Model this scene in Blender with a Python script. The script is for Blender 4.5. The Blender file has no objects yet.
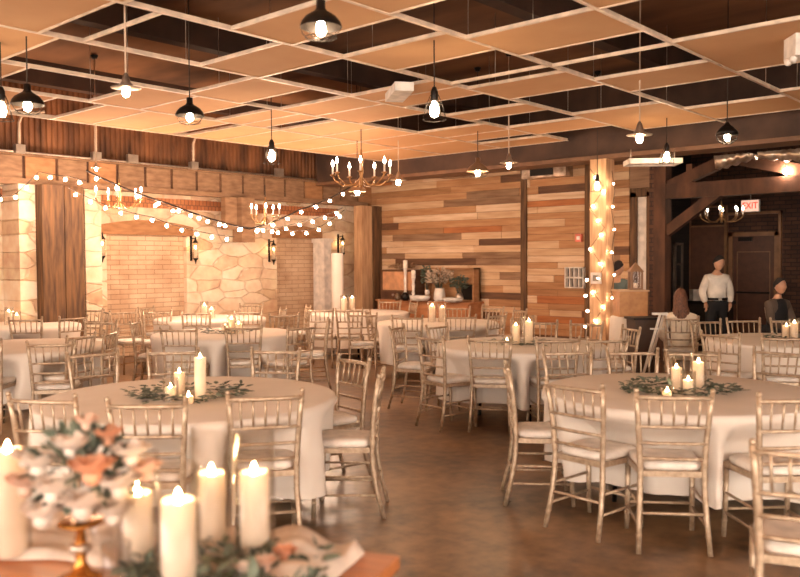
import bpy, math, random
from math import sin, cos, pi, radians, sqrt, atan2, hypot
from mathutils import Vector, Matrix
random.seed(7)
SC = bpy.context.scene
COL = SC.collection
# ------------------------------------------------------------------ camera frame
F = 830.0; YH = 261.0; YAW = radians(41.8); EYE = 1.66
def spot(px, d, z=0.0):
    """point on the bearing of px, d metres ahead of the viewer"""
    l = (px-400.0)/F*d
    return Vector((cos(YAW)*d + sin(YAW)*l, sin(YAW)*d - cos(YAW)*l, z))
def zof(px, y, d):
    return EYE + (YH - (px-400)*0.005 - y)*d/F
def on_x(px, x):      # y coordinate where the bearing meets the plane X=x
    return x*math.tan(YAW - math.atan((px-400)/F))
def on_y(px, y):
    return y/math.tan(YAW - math.atan((px-400)/F))
def dep(p): return cos(YAW)*p[0] + sin(YAW)*p[1]
# ------------------------------------------------------------------ materials
def lin(c):
    c = c/255.0
    return c/12.92 if c <= .04045 else ((c+.055)/1.055)**2.4
def rgb(c, k=.90):
    l = .3*c[0]+.59*c[1]+.11*c[2]; c = [max(0, l+(v-l)*k) for v in c]
    return (lin(c[0]), lin(c[1]), lin(c[2]), 1)
MATS = {}
def mat(name, c, rough=.6, metal=0.0, c2=None, scale=8.0, bump=0.0, stretch=(1,1,1), trans=0.0, sss=0.0, detail=4):
    if name in MATS: return MATS[name]
    m = bpy.data.materials.new(name); m.use_nodes = True
    nt = m.node_tree; b = nt.nodes['Principled BSDF']
    b.inputs['Base Color'].default_value = rgb(c)
    b.inputs['Roughness'].default_value = rough; b.inputs['Metallic'].default_value = metal
    if sss:
        b.inputs['Subsurface Weight'].default_value = sss
        b.inputs['Subsurface Radius'].default_value = (.03,.02,.012)
    tc = nt.nodes.new('ShaderNodeTexCoord'); mp = nt.nodes.new('ShaderNodeMapping')
    mp.inputs['Scale'].default_value = stretch
    nt.links.new(tc.outputs['Object'], mp.inputs['Vector'])
    n = nt.nodes.new('ShaderNodeTexNoise'); n.inputs['Scale'].default_value = scale; n.inputs['Detail'].default_value = detail
    nt.links.new(mp.outputs[0], n.inputs['Vector'])
    if c2 is None: c2 = tuple(max(0, v*.86) for v in c)
    r = nt.nodes.new('ShaderNodeValToRGB')
    r.color_ramp.elements[0].position = .35; r.color_ramp.elements[1].position = .65
    r.color_ramp.elements[0].color = rgb(c2); r.color_ramp.elements[1].color = rgb(c)
    nt.links.new(n.outputs['Fac'], r.inputs['Fac']); nt.links.new(r.outputs[0], b.inputs['Base Color'])
    if bump:
        bp = nt.nodes.new('ShaderNodeBump'); bp.inputs['Strength'].default_value = bump; bp.inputs['Distance'].default_value = .02
        nt.links.new(n.outputs['Fac'], bp.inputs['Height']); nt.links.new(bp.outputs[0], b.inputs['Normal'])
    if trans:
        t = nt.nodes.new('ShaderNodeBsdfTranslucent'); t.inputs['Color'].default_value = rgb(c)
        mx = nt.nodes.new('ShaderNodeMixShader'); mx.inputs[0].default_value = trans
        out = nt.nodes['Material Output']
        nt.links.new(b.outputs[0], mx.inputs[1]); nt.links.new(t.outputs[0], mx.inputs[2]); nt.links.new(mx.outputs[0], out.inputs['Surface'])
    MATS[name] = m
    return m
def emit(name, c, s):
    if name in MATS: return MATS[name]
    m = bpy.data.materials.new(name); m.use_nodes = True; nt = m.node_tree
    nt.nodes.remove(nt.nodes['Principled BSDF'])
    e = nt.nodes.new('ShaderNodeEmission'); e.inputs[0].default_value = rgb(c); e.inputs[1].default_value = s
    nt.links.new(e.outputs[0], nt.nodes['Material Output'].inputs['Surface'])
    MATS[name] = m; return m
def glassy(name, c=(255,254,253), gloss=.25):
    if name in MATS: return MATS[name]
    m = bpy.data.materials.new(name); m.use_nodes = True; nt = m.node_tree
    nt.nodes.remove(nt.nodes['Principled BSDF'])
    t = nt.nodes.new('ShaderNodeBsdfTransparent'); t.inputs[0].default_value = rgb(c)
    g = nt.nodes.new('ShaderNodeBsdfGlossy'); g.inputs['Roughness'].default_value = .2
    l = nt.nodes.new('ShaderNodeLayerWeight'); l.inputs[0].default_value = gloss
    pw = nt.nodes.new('ShaderNodeMath'); pw.operation = 'MULTIPLY'; pw.inputs[1].default_value = .5
    nt.links.new(l.outputs['Facing'], pw.inputs[0])
    mx = nt.nodes.new('ShaderNodeMixShader')
    nt.links.new(pw.outputs[0], mx.inputs[0]); nt.links.new(t.outputs[0], mx.inputs[1]); nt.links.new(g.outputs[0], mx.inputs[2])
    nt.links.new(mx.outputs[0], nt.nodes['Material Output'].inputs['Surface'])
    MATS[name] = m; return m
def brickmat(name, c1, c2, mortar, sx=.22, sy=.07, ms=.008, vertical_axis='Z', along='X', rough=.85, bump=.5, tint=None):
    m = bpy.data.materials.new(name); m.use_nodes = True; nt = m.node_tree; b = nt.nodes['Principled BSDF']
    b.inputs['Roughness'].default_value = rough
    tc = nt.nodes.new('ShaderNodeTexCoord'); sp = nt.nodes.new('ShaderNodeSeparateXYZ'); cb = nt.nodes.new('ShaderNodeCombineXYZ')
    nt.links.new(tc.outputs['Object'], sp.inputs[0])
    nt.links.new(sp.outputs[along], cb.inputs[0]); nt.links.new(sp.outputs[vertical_axis], cb.inputs[1])
    br = nt.nodes.new('ShaderNodeTexBrick'); br.inputs['Scale'].default_value = 1
    br.inputs['Brick Width'].default_value = sx; br.inputs['Row Height'].default_value = sy
    br.inputs['Mortar Size'].default_value = ms; br.inputs['Mortar Smooth'].default_value = .3
    br.inputs['Color1'].default_value = rgb(c1); br.inputs['Color2'].default_value = rgb(c2); br.inputs['Mortar'].default_value = rgb(mortar)
    nt.links.new(cb.outputs[0], br.inputs['Vector'])
    n = nt.nodes.new('ShaderNodeTexNoise'); n.inputs['Scale'].default_value = 2.2; n.inputs['Detail'].default_value = 6
    nt.links.new(tc.outputs['Object'], n.inputs['Vector'])
    mx = nt.nodes.new('ShaderNodeMixRGB'); mx.blend_type = 'MULTIPLY'; mx.inputs[0].default_value = .6
    rp = nt.nodes.new('ShaderNodeValToRGB'); rp.color_ramp.elements[0].position = .3; rp.color_ramp.elements[1].position = .7
    rp.color_ramp.elements[0].color = rgb(tint or (190,160,135)); rp.color_ramp.elements[1].color = (1,1,1,1)
    nt.links.new(n.outputs['Fac'], rp.inputs[0]); nt.links.new(br.outputs['Color'], mx.inputs[1]); nt.links.new(rp.outputs[0], mx.inputs[2])
    nt.links.new(mx.outputs[0], b.inputs['Base Color'])
    bp = nt.nodes.new('ShaderNodeBump'); bp.inputs['Strength'].default_value = bump; bp.inputs['Distance'].default_value = .02; bp.invert = True
    nt.links.new(br.outputs['Fac'], bp.inputs['Height']); nt.links.new(bp.outputs[0], b.inputs['Normal'])
    return m
def stonemat():
    m = bpy.data.materials.new('stone_blocks'); m.use_nodes = True; nt = m.node_tree; b = nt.nodes['Principled BSDF']
    b.inputs['Roughness'].default_value = .9
    tc = nt.nodes.new('ShaderNodeTexCoord'); mp = nt.nodes.new('ShaderNodeMapping'); mp.inputs['Scale'].default_value = (1.6, .01, 3.6)
    nt.links.new(tc.outputs['Object'], mp.inputs[0])
    n0 = nt.nodes.new('ShaderNodeTexNoise'); n0.inputs['Scale'].default_value = 1.1
    mxv = nt.nodes.new('ShaderNodeMixRGB'); mxv.inputs[0].default_value = .22
    nt.links.new(mp.outputs[0], n0.inputs['Vector']); nt.links.new(mp.outputs[0], mxv.inputs[1]); nt.links.new(n0.outputs['Color'], mxv.inputs[2])
    v = nt.nodes.new('ShaderNodeTexVoronoi'); v.distance = 'CHEBYCHEV'; v.inputs['Scale'].default_value = 1.5; v.inputs['Randomness'].default_value = .75
    v2 = nt.nodes.new('ShaderNodeTexVoronoi'); v2.feature = 'DISTANCE_TO_EDGE'; v2.inputs['Scale'].default_value = 1.5; v2.inputs['Randomness'].default_value = .75
    for w in (v, v2): nt.links.new(mxv.outputs[0], w.inputs['Vector'])
    r = nt.nodes.new('ShaderNodeValToRGB'); e = r.color_ramp.elements
    e[0].position = 0; e[0].color = rgb((206,168,130)); e[1].position = 1; e[1].color = rgb((236,210,180))
    sp = nt.nodes.new('ShaderNodeSeparateColor'); nt.links.new(v.outputs['Color'], sp.inputs[0]); nt.links.new(sp.outputs[0], r.inputs[0])
    j = nt.nodes.new('ShaderNodeValToRGB'); j.color_ramp.elements[0].position = 0.0; j.color_ramp.elements[1].position = .05
    j.color_ramp.elements[0].color = rgb((150,112,82)); j.color_ramp.elements[1].color = (1,1,1,1)
    nt.links.new(v2.outputs['Distance'], j.inputs[0])
    mu = nt.nodes.new('ShaderNodeMixRGB'); mu.blend_type = 'MULTIPLY'; mu.inputs[0].default_value = .24
    nt.links.new(r.outputs[0], mu.inputs[1]); nt.links.new(j.outputs[0], mu.inputs[2])
    n = nt.nodes.new('ShaderNodeTexNoise'); n.inputs['Scale'].default_value = 5; n.inputs['Detail'].default_value = 8
    nt.links.new(tc.outputs['Object'], n.inputs['Vector'])
    m2 = nt.nodes.new('ShaderNodeMixRGB'); m2.blend_type = 'OVERLAY'; m2.inputs[0].default_value = .6
    nt.links.new(mu.outputs[0], m2.inputs[1]); nt.links.new(n.outputs['Fac'], m2.inputs[2]); nt.links.new(m2.outputs[0], b.inputs['Base Color'])
    bp = nt.nodes.new('ShaderNodeBump'); bp.inputs['Strength'].default_value = .8; bp.inputs['Distance'].default_value = .02
    ad = nt.nodes.new('ShaderNodeMath'); ad.operation = 'ADD'
    nt.links.new(j.outputs[0], ad.inputs[0]); nt.links.new(n.outputs['Fac'], ad.inputs[1])
    nt.links.new(ad.outputs[0], bp.inputs['Height']); nt.links.new(bp.outputs[0], b.inputs['Normal'])
    return m
M = {}
M['gold'] = mat('champagne_wood', (190,164,136), .34, .4, (156,130,104), 30)
M['cushion'] = mat('white_cushion', (228,215,202), .85)
M['cloth'] = mat('white_tablecloth', (222,208,194), .9, c2=(212,197,182), scale=2, bump=.15)
M['wax'] = mat('ivory_wax', (255,240,220), .5, trans=.5)
M['flame'] = emit('candle_flame', (255,205,140), 260)
M['bulb'] = emit('pendant_filament', (255,220,175), 150)
M['fairy'] = emit('fairy_bulb', (255,214,180), 330)
M['chan'] = emit('chandelier_bulb', (255,216,180), 65)
M['glass'] = glassy('clear_glass')
M['wick'] = mat('black_wick', (30,22,18), .9)
M['leaf'] = mat('sage_leaf', (104,112,92), .6, c2=(74,84,70), scale=12)
M['leafd'] = mat('dark_leaf', (66,74,60), .6)
M['black'] = mat('black_iron', (38,30,26), .45, .6)
M['cord'] = mat('dark_cord', (58,40,28), .8)
M['cordw'] = mat('pale_cord', (214,180,150), .8)
M['silver'] = mat('silver_metal', (196,176,158), .35, .8)
M['tee'] = mat('white_grid_metal', (238,206,176), .45, .1)
M['tile'] = mat('tan_ceiling_board', (214,160,108), .85, c2=(206,150,98), scale=1.3)
M['deck'] = mat('stained_roof_deck', (156,104,64), .9, c2=(84,54,34), scale=.9, stretch=(1,.3,1), bump=.2)
M['beamd'] = mat('dark_painted_beam', (82,54,38), .8, c2=(60,38,26), scale=2)
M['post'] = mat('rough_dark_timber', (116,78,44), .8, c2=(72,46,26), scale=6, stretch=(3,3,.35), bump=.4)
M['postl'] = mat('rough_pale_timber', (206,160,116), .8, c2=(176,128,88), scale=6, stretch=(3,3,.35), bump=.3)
M['truss'] = mat('truss_timber', (98,58,34), .85, c2=(66,38,22), scale=5, stretch=(1,1,.4), bump=.4)
M['white'] = mat('white_paint', (232,218,204), .6)
M['stone'] = stonemat()
M['brick'] = brickmat('pale_brick', (220,188,154), (208,172,138), (172,136,106), .34, .085, .007)
M['soldier'] = brickmat('orange_brick_band', (205,130,78), (182,108,62), (140,90,60), .08, .30, .01, tint=(200,150,120))
M['dbrick'] = brickmat('brown_brick', (96,58,38), (70,42,28), (48,30,22), .22, .08, .01, along='Y', tint=(150,120,100))
M['cbrick'] = brickmat('dark_red_brick', (104,64,42), (76,46,32), (60,40,30), .2, .075, .01, along='Y', tint=(150,120,100))
M['siding'] = brickmat('black_siding', (30,24,22), (38,30,26), (14,10,9), 6, .11, .008, along='X')
WOODS = [mat('plank_%s' % n, c, .8, c2=c2, scale=5, stretch=(1,.35,3.5), bump=.25, detail=8) for n, c, c2 in (
    ('honey', (186,134,88), (166,112,68)), ('pale', (206,166,126), (186,142,102)), ('tan', (170,118,74), (148,98,58)),
    ('grey', (150,112,80), (122,86,58)), ('umber', (112,72,44), (84,52,32)), ('rust', (184,108,56), (152,86,44)), ('cream', (218,182,146), (196,154,116)))]
# ------------------------------------------------------------------ mesh builder
class MB:
    def __init__(s): s.v = []; s.f = []; s.mi = []; s.sm = []
    def add(s, vs, fs, mi=0, smooth=True):
        o = len(s.v); s.v += [tuple(v) for v in vs]
        for f in fs: s.f.append(tuple(i+o for i in f)); s.mi.append(mi); s.sm.append(smooth)
        return s
    def hexa(s, p, mi=0):
        return s.add(p, [(0,3,2,1),(4,5,6,7),(0,1,5,4),(1,2,6,5),(2,3,7,6),(3,0,4,7)], mi, False)
    def box(s, x0, x1, y0, y1, z0, z1, mi=0):
        return s.hexa([(x0,y0,z0),(x1,y0,z0),(x1,y1,z0),(x0,y1,z0),(x0,y0,z1),(x1,y0,z1),(x1,y1,z1),(x0,y1,z1)], mi)
    def beam(s, a, b, w, h, mi=0):
        a = Vector(a); b = Vector(b); t = (b-a).normalized()
        u = Vector((0,0,1)) if abs(t.z) < .95 else Vector((0,1,0))
        r = t.cross(u).normalized(); u = r.cross(t).normalized()
        q = [(-1,-1),(1,-1),(1,1),(-1,1)]
        return s.hexa([a + r*w/2*i + u*h/2*j for i, j in q] + [b + r*w/2*i + u*h/2*j for i, j in q], mi)
    def tube(s, pts, r, n=6, mi=0, cap=True):
        pts = [Vector(p) for p in pts]; rr = r if isinstance(r, (list, tuple)) else [r]*len(pts)
        vs = []; fs = []; pu = None
        for i, p in enumerate(pts):
            t = (pts[min(i+1, len(pts)-1)] - pts[max(i-1, 0)]).normalized()
            if pu is None:
                pu = Vector((1,0,0)) if abs(t.x) < .8 else Vector((0,1,0))
            a = (pu - t*pu.dot(t)).normalized(); b = t.cross(a); pu = a
            for k in range(n):
                an = 2*pi*k/n; vs.append(p + (a*cos(an) + b*sin(an))*rr[i])
        for i in range(len(pts)-1):
            for k in range(n):
                k2 = (k+1) % n; fs.append((i*n+k, i*n+k2, (i+1)*n+k2, (i+1)*n+k))
        if cap: fs.append(tuple(reversed(range(n)))); fs.append(tuple((len(pts)-1)*n+k for k in range(n)))
        return s.add(vs, fs, mi)
    def lathe(s, prof, c=(0,0,0), n=16, mi=0, smooth=True, fold=None):
        vs = []; fs = []
        for r, z in prof:
            for k in range(n):
                a = 2*pi*k/n; q = r if fold is None else r*fold(a, z)
                vs.append((c[0]+q*cos(a), c[1]+q*sin(a), c[2]+z))
        for i in range(len(prof)-1):
            for k in range(n):
                k2 = (k+1) % n; fs.append((i*n+k, i*n+k2, (i+1)*n+k2, (i+1)*n+k))
        if prof[0][0] > 1e-5: fs.append(tuple(reversed(range(n))))
        if prof[-1][0] > 1e-5: fs.append(tuple((len(prof)-1)*n+k for k in range(n)))
        return s.add(vs, fs, mi, smooth)
    def ball(s, c, r, n=8, m=6, mi=0, sq=(1,1,1)):
        vs = [(c[0], c[1], c[2]-r*sq[2])]; fs = []
        for i in range(1, m):
            t = pi*i/m
            for k in range(n):
                a = 2*pi*k/n; vs.append((c[0]+r*sq[0]*sin(t)*cos(a), c[1]+r*sq[1]*sin(t)*sin(a), c[2]-r*sq[2]*cos(t)))
        vs.append((c[0], c[1], c[2]+r*sq[2])); L = len(vs)-1
        for k in range(n):
            k2 = (k+1) % n; fs.append((0, 1+k2, 1+k)); fs.append((L, L-n+k, L-n+k2))
            for i in range(m-2): fs.append((1+i*n+k, 1+i*n+k2, 1+(i+1)*n+k2, 1+(i+1)*n+k))
        return s.add(vs, fs, mi)
    def leaf(s, p, d, l, w, up=(0,0,1), mi=0, bend=.15):
        p = Vector(p); d = Vector(d).normalized(); up = Vector(up)
        r = d.cross(up); r = r.normalized() if r.length > 1e-3 else Vector((1,0,0)); u = r.cross(d)
        vs = [p, p+d*l*.35+r*w/2-u*bend*l*.1, p+d*l*.35+u*w*.15, p+d*l*.35-r*w/2-u*bend*l*.1,
              p+d*l*.75+r*w*.36-u*bend*l*.5, p+d*l*.75+u*w*.1-u*bend*l*.4, p+d*l*.75-r*w*.36-u*bend*l*.5, p+d*l-u*bend*l]
        return s.add(vs, [(0,1,2),(0,2,3),(1,4,5,2),(2,5,6,3),(4,7,5),(5,7,6)], mi)
    def build(s, name, ms, parent=None, loc=None):
        me = bpy.data.meshes.new(name); me.from_pydata(s.v, [], s.f)
        ms = ms if isinstance(ms, (list, tuple)) else [ms]
        for m in ms: me.materials.append(m)
        me.polygons.foreach_set('material_index', s.mi); me.polygons.foreach_set('use_smooth', s.sm)
        me.update()
        o = bpy.data.objects.new(name, me); COL.objects.link(o)
        if parent: o.parent = parent
        if loc is not None: o.location = loc
        return o
def tag(o, label, cat, group=None, kind=None):
    if label: o['label'] = label
    if cat: o['category'] = cat
    if group: o['group'] = group
    if kind: o['kind'] = kind
    return o
def thing(name, label, cat, loc=(0,0,0), rz=0.0, group=None):
    o = bpy.data.objects.new(name, None); COL.objects.link(o); o.empty_display_size = .1
    o.location = loc; o.rotation_euler = (0,0,rz)
    return tag(o, label, cat, group)
def struct(o): o['kind'] = 'structure'; return o
def kids(o): return KID.get(o.name, [])
def copy_tree(o, parent=None):
    c = o.copy(); COL.objects.link(c)
    if parent: c.parent = parent
    for ch in list(o.children): copy_tree(ch, c)
    return c
def dup(o, loc, rz, label, group=None):
    c = copy_tree(o); c.location = loc; c.rotation_euler = (0,0,rz); c['label'] = label
    if group: c['group'] = group
    return c
XW = 13.2; YW = 13.1; ZC = 3.52; ZD = 4.45
# ================================================================== SETTING
m = bpy.data.materials.new('stained_concrete'); m.use_nodes = True; nt = m.node_tree; b = nt.nodes['Principled BSDF']
tc = nt.nodes.new('ShaderNodeTexCoord'); n1 = nt.nodes.new('ShaderNodeTexNoise'); n1.inputs['Scale'].default_value = .8; n1.inputs['Detail'].default_value = 9; n1.inputs['Roughness'].default_value = .65
n2 = nt.nodes.new('ShaderNodeTexNoise'); n2.inputs['Scale'].default_value = 9; n2.inputs['Detail'].default_value = 8
for n in (n1, n2): nt.links.new(tc.outputs['Object'], n.inputs['Vector'])
mx = nt.nodes.new('ShaderNodeMath'); mx.operation = 'MULTIPLY_ADD'; mx.inputs[1].default_value = .4
nt.links.new(n2.outputs['Fac'], mx.inputs[0]); nt.links.new(n1.outputs['Fac'], mx.inputs[2])
r = nt.nodes.new('ShaderNodeValToRGB'); r.color_ramp.elements[0].position = .55; r.color_ramp.elements[1].position = .86
r.color_ramp.elements[0].color = rgb((66,45,32)); r.color_ramp.elements[1].color = rgb((158,118,80))
nt.links.new(mx.outputs[0], r.inputs[0]); nt.links.new(r.outputs[0], b.inputs['Base Color'])
rr = nt.nodes.new('ShaderNodeMapRange'); rr.inputs[3].default_value = .18; rr.inputs[4].default_value = .45
nt.links.new(n1.outputs['Fac'], rr.inputs[0]); nt.links.new(rr.outputs[0], b.inputs['Roughness'])
M['floor'] = m
struct(MB().box(-4, 18, -6, 14, -.2, 0).build('floor', M['floor']))
# stone wall with two bricked-in openings (left)
bays = [(on_y(107, YW), on_y(187, YW)), (on_y(277, YW), on_y(317, YW))]
w = MB(); ztop = 2.60
x = -4
for x0, x1 in bays:
    w.box(x, x0, YW, YW+.4, 0, ZD); w.box(x0, x1, YW, YW+.4, 2.22, ZD); x = x1
w.box(x, XW+.4, YW, YW+.4, 0, ZD)
wl = struct(w.build('wall_left', M['stone']))
for i, (x0, x1) in enumerate(bays):
    struct(MB().box(x0, x1, YW+.10, YW+.38, 0, 2.215).build('trim_%d' % (i+1), M['brick']))
for i, (x0, x1) in enumerate(bays):       # timber lintels, arched
    mb = MB(); n = 12; vs = []
    for k in range(n+1):
        u = k/n; xx = x0-.12+(x1-x0+.24)*u; h = .16+.10*sin(pi*u)
        vs += [(xx, YW-.05, 2.14), (xx, YW-.05, 2.14+h), (xx, YW+.05, 2.14+h), (xx, YW+.05, 2.14)]
    fs = [(4*k+a, 4*k+(a+1) % 4, 4*k+4+(a+1) % 4, 4*k+4+a) for k in range(n) for a in range(4)] + [(3,2,1,0), (4*n, 4*n+1, 4*n+2, 4*n+3)]
    mb.add(vs, fs, 0, False); struct(mb.build('trim_%d' % (i+3), WOODS[2]))
struct(MB().box(1.0, XW-.6, YW-.03, YW-.001, 2.62, 2.80).build('trim_5', M['soldier']))
# fascia of upright boards above the bays, ledge and rusty corrugated sheet
mb = MB(); x = 1.0; YF = 12.6
while x < XW-.3:
    mb.box(x+.012, x+.475, YF, YF+.06, 2.93, 3.27, random.choice((0,0,1))); x += .512
mb.box(1.0, XW-.3, YF+.03, YF+.08, 2.92, 3.28, 2)
struct(mb.build('trim_6', [WOODS[3], WOODS[2], M['truss'], WOODS[0]]))
struct(MB().box(1.0, XW-.2, YF-.06, YF+.12, 2.84, 2.93).box(1.0, XW-.2, YF-.03, YW, 3.275, 3.30).build('trim_7', WOODS[3]))
mb = MB(); vs = []; fs = []; n = 0; x = 1.0
while x < XW-.3:
    for dx, dy in ((0,0), (.03,0), (.045,.03), (.075,.03), (.09,0)):
        vs += [(x+dx, YF+.16+dy, 3.28), (x+dx, YF+.16+dy, ZD)]; n += 1
    x += .09
mb.add(vs, [(2*k, 2*k+2, 2*k+3, 2*k+1) for k in range(n-1)], 0, False)
M['rust'] = mat('rusty_corrugated', (150,92,52), .6, .2, (80,46,26), 2.2, stretch=(1.6,1,.5))
struct(mb.build('trim_8', M['rust']))
# plank wall (right of the corner)
def planks(mb, y0, y1, z0, z1, x, seed, front=-1):
    R = random.Random(seed); z = z0
    while z < z1:
        h = R.choice((.115,.125,.135,.14)); y = y0 - R.random()*1.5
        while y < y1:
            L = R.uniform(.6, 2.6); a = max(y, y0); b_ = min(y+L, y1)
            if b_-a > .02:
                t = .018+R.random()*.014
                mb.box(x-t, x, a+.003, b_-.003, z+.003, min(z+h, z1)-.003, R.choice((0,0,0,1,1,1,2,2,3,4,6,6,0,1,2,3,0,1,6,0,1,5,0)))
            y += L
        z += h
YT1 = on_x(524, XW); YE = on_x(591, XW); YD = on_x(630, XW)
mb = MB(); planks(mb, YT1, YW, 0, ZD, XW, 5); planks(mb, YE, YT1-.04, 0, ZD, XW, 11); planks(mb, YD, YE, 0, ZD, XW, 23)
mb.box(XW, XW+.25, YD, YW+.4, 0, ZD, 7)
struct(mb.build('wall_right', WOODS+[M['truss']]))
struct(MB().box(XW-.07, XW-.02, YT1-.09, YT1+.03, 0, ZD).box(XW-.07, XW-.02, YE-.05, YE+.09, 0, ZD).build('trim_9', M['post']))
# white door panel, brick pier, side wall and back wall of the dim room
YP = on_x(650, XW); YP2 = on_x(658, XW)
struct(MB().box(XW+.02, XW+.10, YP+.02, YD-.12, 0, 2.72).build('door_1', mat('pale_door', (222,206,190), .5)))
struct(MB().box(XW-.04, XW+.2, YD-.13, YD-.02, 0, 2.8).box(XW-.04, XW+.2, YP-.02, YP+.05, 0, 2.8).box(XW-.04, XW+.2, YP-.02, YD-.02, 2.72, 2.86).build('trim_10', M['post']))
struct(MB().box(XW-.10, XW+.3, YP2, YP-.03, 0, 3.3).build('trim_11', M['cbrick']))
struct(MB().box(XW-.02, XW+.25, YP-.03, YD, 2.87, ZD).build('trim_12', WOODS[3]))
struct(MB().box(XW+.3, 17.4, 7.05, 7.25, 0, ZD).build('wall_side', M['siding']))
XB = 17.0
struct(MB().box(XB, XB+.3, -6, 7.3, 0, ZD).build('wall_back', M['dbrick']))
struct(MB().box(-4, 17.3, -6.2, -6, 0, 0.7).box(5.5, 17.3, -6.2, -6, .7, ZD).box(-4, 5.5, -6.2, -6, 3.2, ZD).build('wall_front', M['stone']))  # opening added in this unseen wall so world light fills the room
struct(MB().box(-4.2, -4, -6, YW+.4, 3.2, ZD).box(-4.2, -4, 7, YW+.4, 0, 3.2).box(-4.2, -4, -6, 7, 0, .7).build('wall_near', M['stone']))  # unseen wall behind the viewer, opening added to let in fill light
struct(MB().box(-4.2, 17.4, -6.2, YW+.4, ZD, ZD+.2).build('ceiling_deck', M['deck'])).name = 'ceiling_2'
# ---- suspended ceiling
U = .61
strips = {   # b : filled intervals in grid units
 -5:[(-6,18.7)], -4:[(-6,18.7)], -3:[(-6,3),(4,9),(11,18.7)], -2:[(-6,5),(7,9.5),(12,14),(16,18.7)], -1:[(-6,5),(7,9.3),(11.35,13.8),(15.6,17.9)],
 0:[(-6,5.5),(7.6,9.2),(11.35,13.8),(16,17.9)], 1:[(-6,4.2),(7.9,9.22),(11.35,13.8),(16,17.9)],
 2:[(-6,7.65),(9.2,10.5),(12.8,14.1),(16.5,18.1)], 3:[(-6,5.2),(6.75,7.8),(8.8,9.95),(11.9,13.2),(15.5,18.3)],
 4:[(-6,5.11),(7.65,8.8),(10.95,12.4),(13.8,14.6),(16.0,17.3)], 5:[(-6,5.4),(8.75,9.95),(10.9,13.2),(15.2,17.1),(17.7,18.7)],
 6:[(-6,5.9),(7.9,10.1),(10.8,12.1),(12.6,18.7)], 7:[(-6,7.3),(8.3,11.2),(11.6,18.7)]}
ceil = bpy.data.objects.new('ceiling', None); COL.objects.link(ceil); ceil['kind'] = 'structure'
YB = lambda b: (b+.5)*2*U
for b_, iv in strips.items():
    for a0, a1 in iv:
        y1 = YB(b_+1) if b_ < 7 else 10.58
        MB().box(max(a0*U, -3.9), a1*U, YB(b_)+.012, y1-.012, ZC+.006, ZC+.028).build('ceiling_panel', M['tile'], ceil)
for b_ in range(-4, 8):
    y = YB(b_); MB().box(-3.9, 18.75*U, y-.017, y+.017, ZC-.004, ZC+.003).box(-3.9, 18.75*U, y-.006, y+.006, ZC+.003, ZC+.035).build('main_tee', M['tee'], ceil)
MB().box(-3.9, 18.75*U, 10.56, 10.60, ZC-.006, ZC+.05).build('main_tee', M['tee'], ceil)
extra = {2:[11.45], 3:[11.4], 4:[5.73,11.6], 6:[9,11.5,13.9,15.2,16.8], 7:[9.2,10.4,12.6,14,15.3,16.8], 5:[11.9,16.2]}
for b_, iv in strips.items():
    y0 = YB(b_); y1 = YB(b_+1) if b_ < 7 else 10.58
    es = sorted(set([e for i in iv for e in i] + extra.get(b_, [])))
    for e in es:
        if e < -5: continue
        mb = MB(); mb.box(e*U-.014, e*U+.014, y0, y1, ZC-.003, ZC+.004); mb.box(e*U-.005, e*U+.005, y0, y1, ZC+.004, ZC+.030)
        mb.build('cross_tee', M['tee'], ceil)
R = random.Random(4)
for b_ in range(1, 8):
    for a in (5.2,7.7,9.2,10.9,12.8,15.4,16.9):
        if R.random() < .8:
            x = a*U + R.uniform(-.2, .2)
            MB().tube([(x, YB(b_), ZC+.03), (x, YB(b_), ZD)], .004, 4).build('hanger_wire', M['silver'], ceil)
# bulkhead beam right
struct(MB().box(11.48, 11.9, -6, 12.5, 3.25, ZD).build('trim_13', M['beamd']))
struct(MB().box(11.44, 11.95, -6, 12.5, 3.19, 3.25).build('trim_14', mat('beam_flange', (120,80,52), .6)))
# plenum beams and pipes
mb = MB()
for y in (1.2, 4.6, 8.1, 11.4): mb.box(-4, 13.2, y, y+.18, ZD-.32, ZD)
struct(mb.build('trim_15', M['beamd']))
# posts
def post(name, px, d, w, mt, label, z1, dd=.2, wy=None):
    p = spot(px, d); wy = wy or w
    o = MB().box(-w/2, w/2, -wy/2, wy/2, 0, z1).build(name, mt); o.location = p
    return struct(o)
p = Vector((on_y(62, 12.45), 12.45, 0))
struct(MB().box(p.x-.36, p.x-.02, 12.3, 12.6, 0, 2.84)  .box(p.x+.0, p.x+.30, 12.32, 12.6, 0, 2.84).build('trim_16', M['post']))
struct(MB().box(p.x-.62, p.x-.37, 12.5, 13.09, 0, 2.84).build('trim_17', M['stone']))
px_ = on_y(90, 12.8); struct(MB().box(px_-.12, px_+.16, 12.7, 13.09, 0, 2.84).build('trim_18', M['stone']))
p = Vector((on_y(244, 12.45), 0, 0)); struct(MB().box(p.x-.15, p.x+.15, 12.3, 12.58, 2.02, 2.84).box(p.x-.42, p.x-.16, 12.42, 12.56, 2.25, 2.84).build('trim_19', WOODS[3]))
xa = on_y(357, 12.5); xb = on_y(377, 12.5)
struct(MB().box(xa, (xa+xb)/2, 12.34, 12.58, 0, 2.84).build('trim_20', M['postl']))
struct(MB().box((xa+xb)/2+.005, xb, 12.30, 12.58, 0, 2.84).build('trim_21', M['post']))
p = spot(601, 12.75)
struct(MB().box(p.x-.13, p.x+.13, p.y-.15, p.y+.12, 0, 3.19).build('trim_22', M['postl']))
post_right = p.copy()
xq = on_y(323, 12.9); struct(MB().box(xq-.10, xq+.10, 12.75, 13.09, 0, 2.05).box(xq-.14, xq+.14, 12.72, 13.09, 2.05, 2.14).build('trim_23', M['white']))
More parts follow.
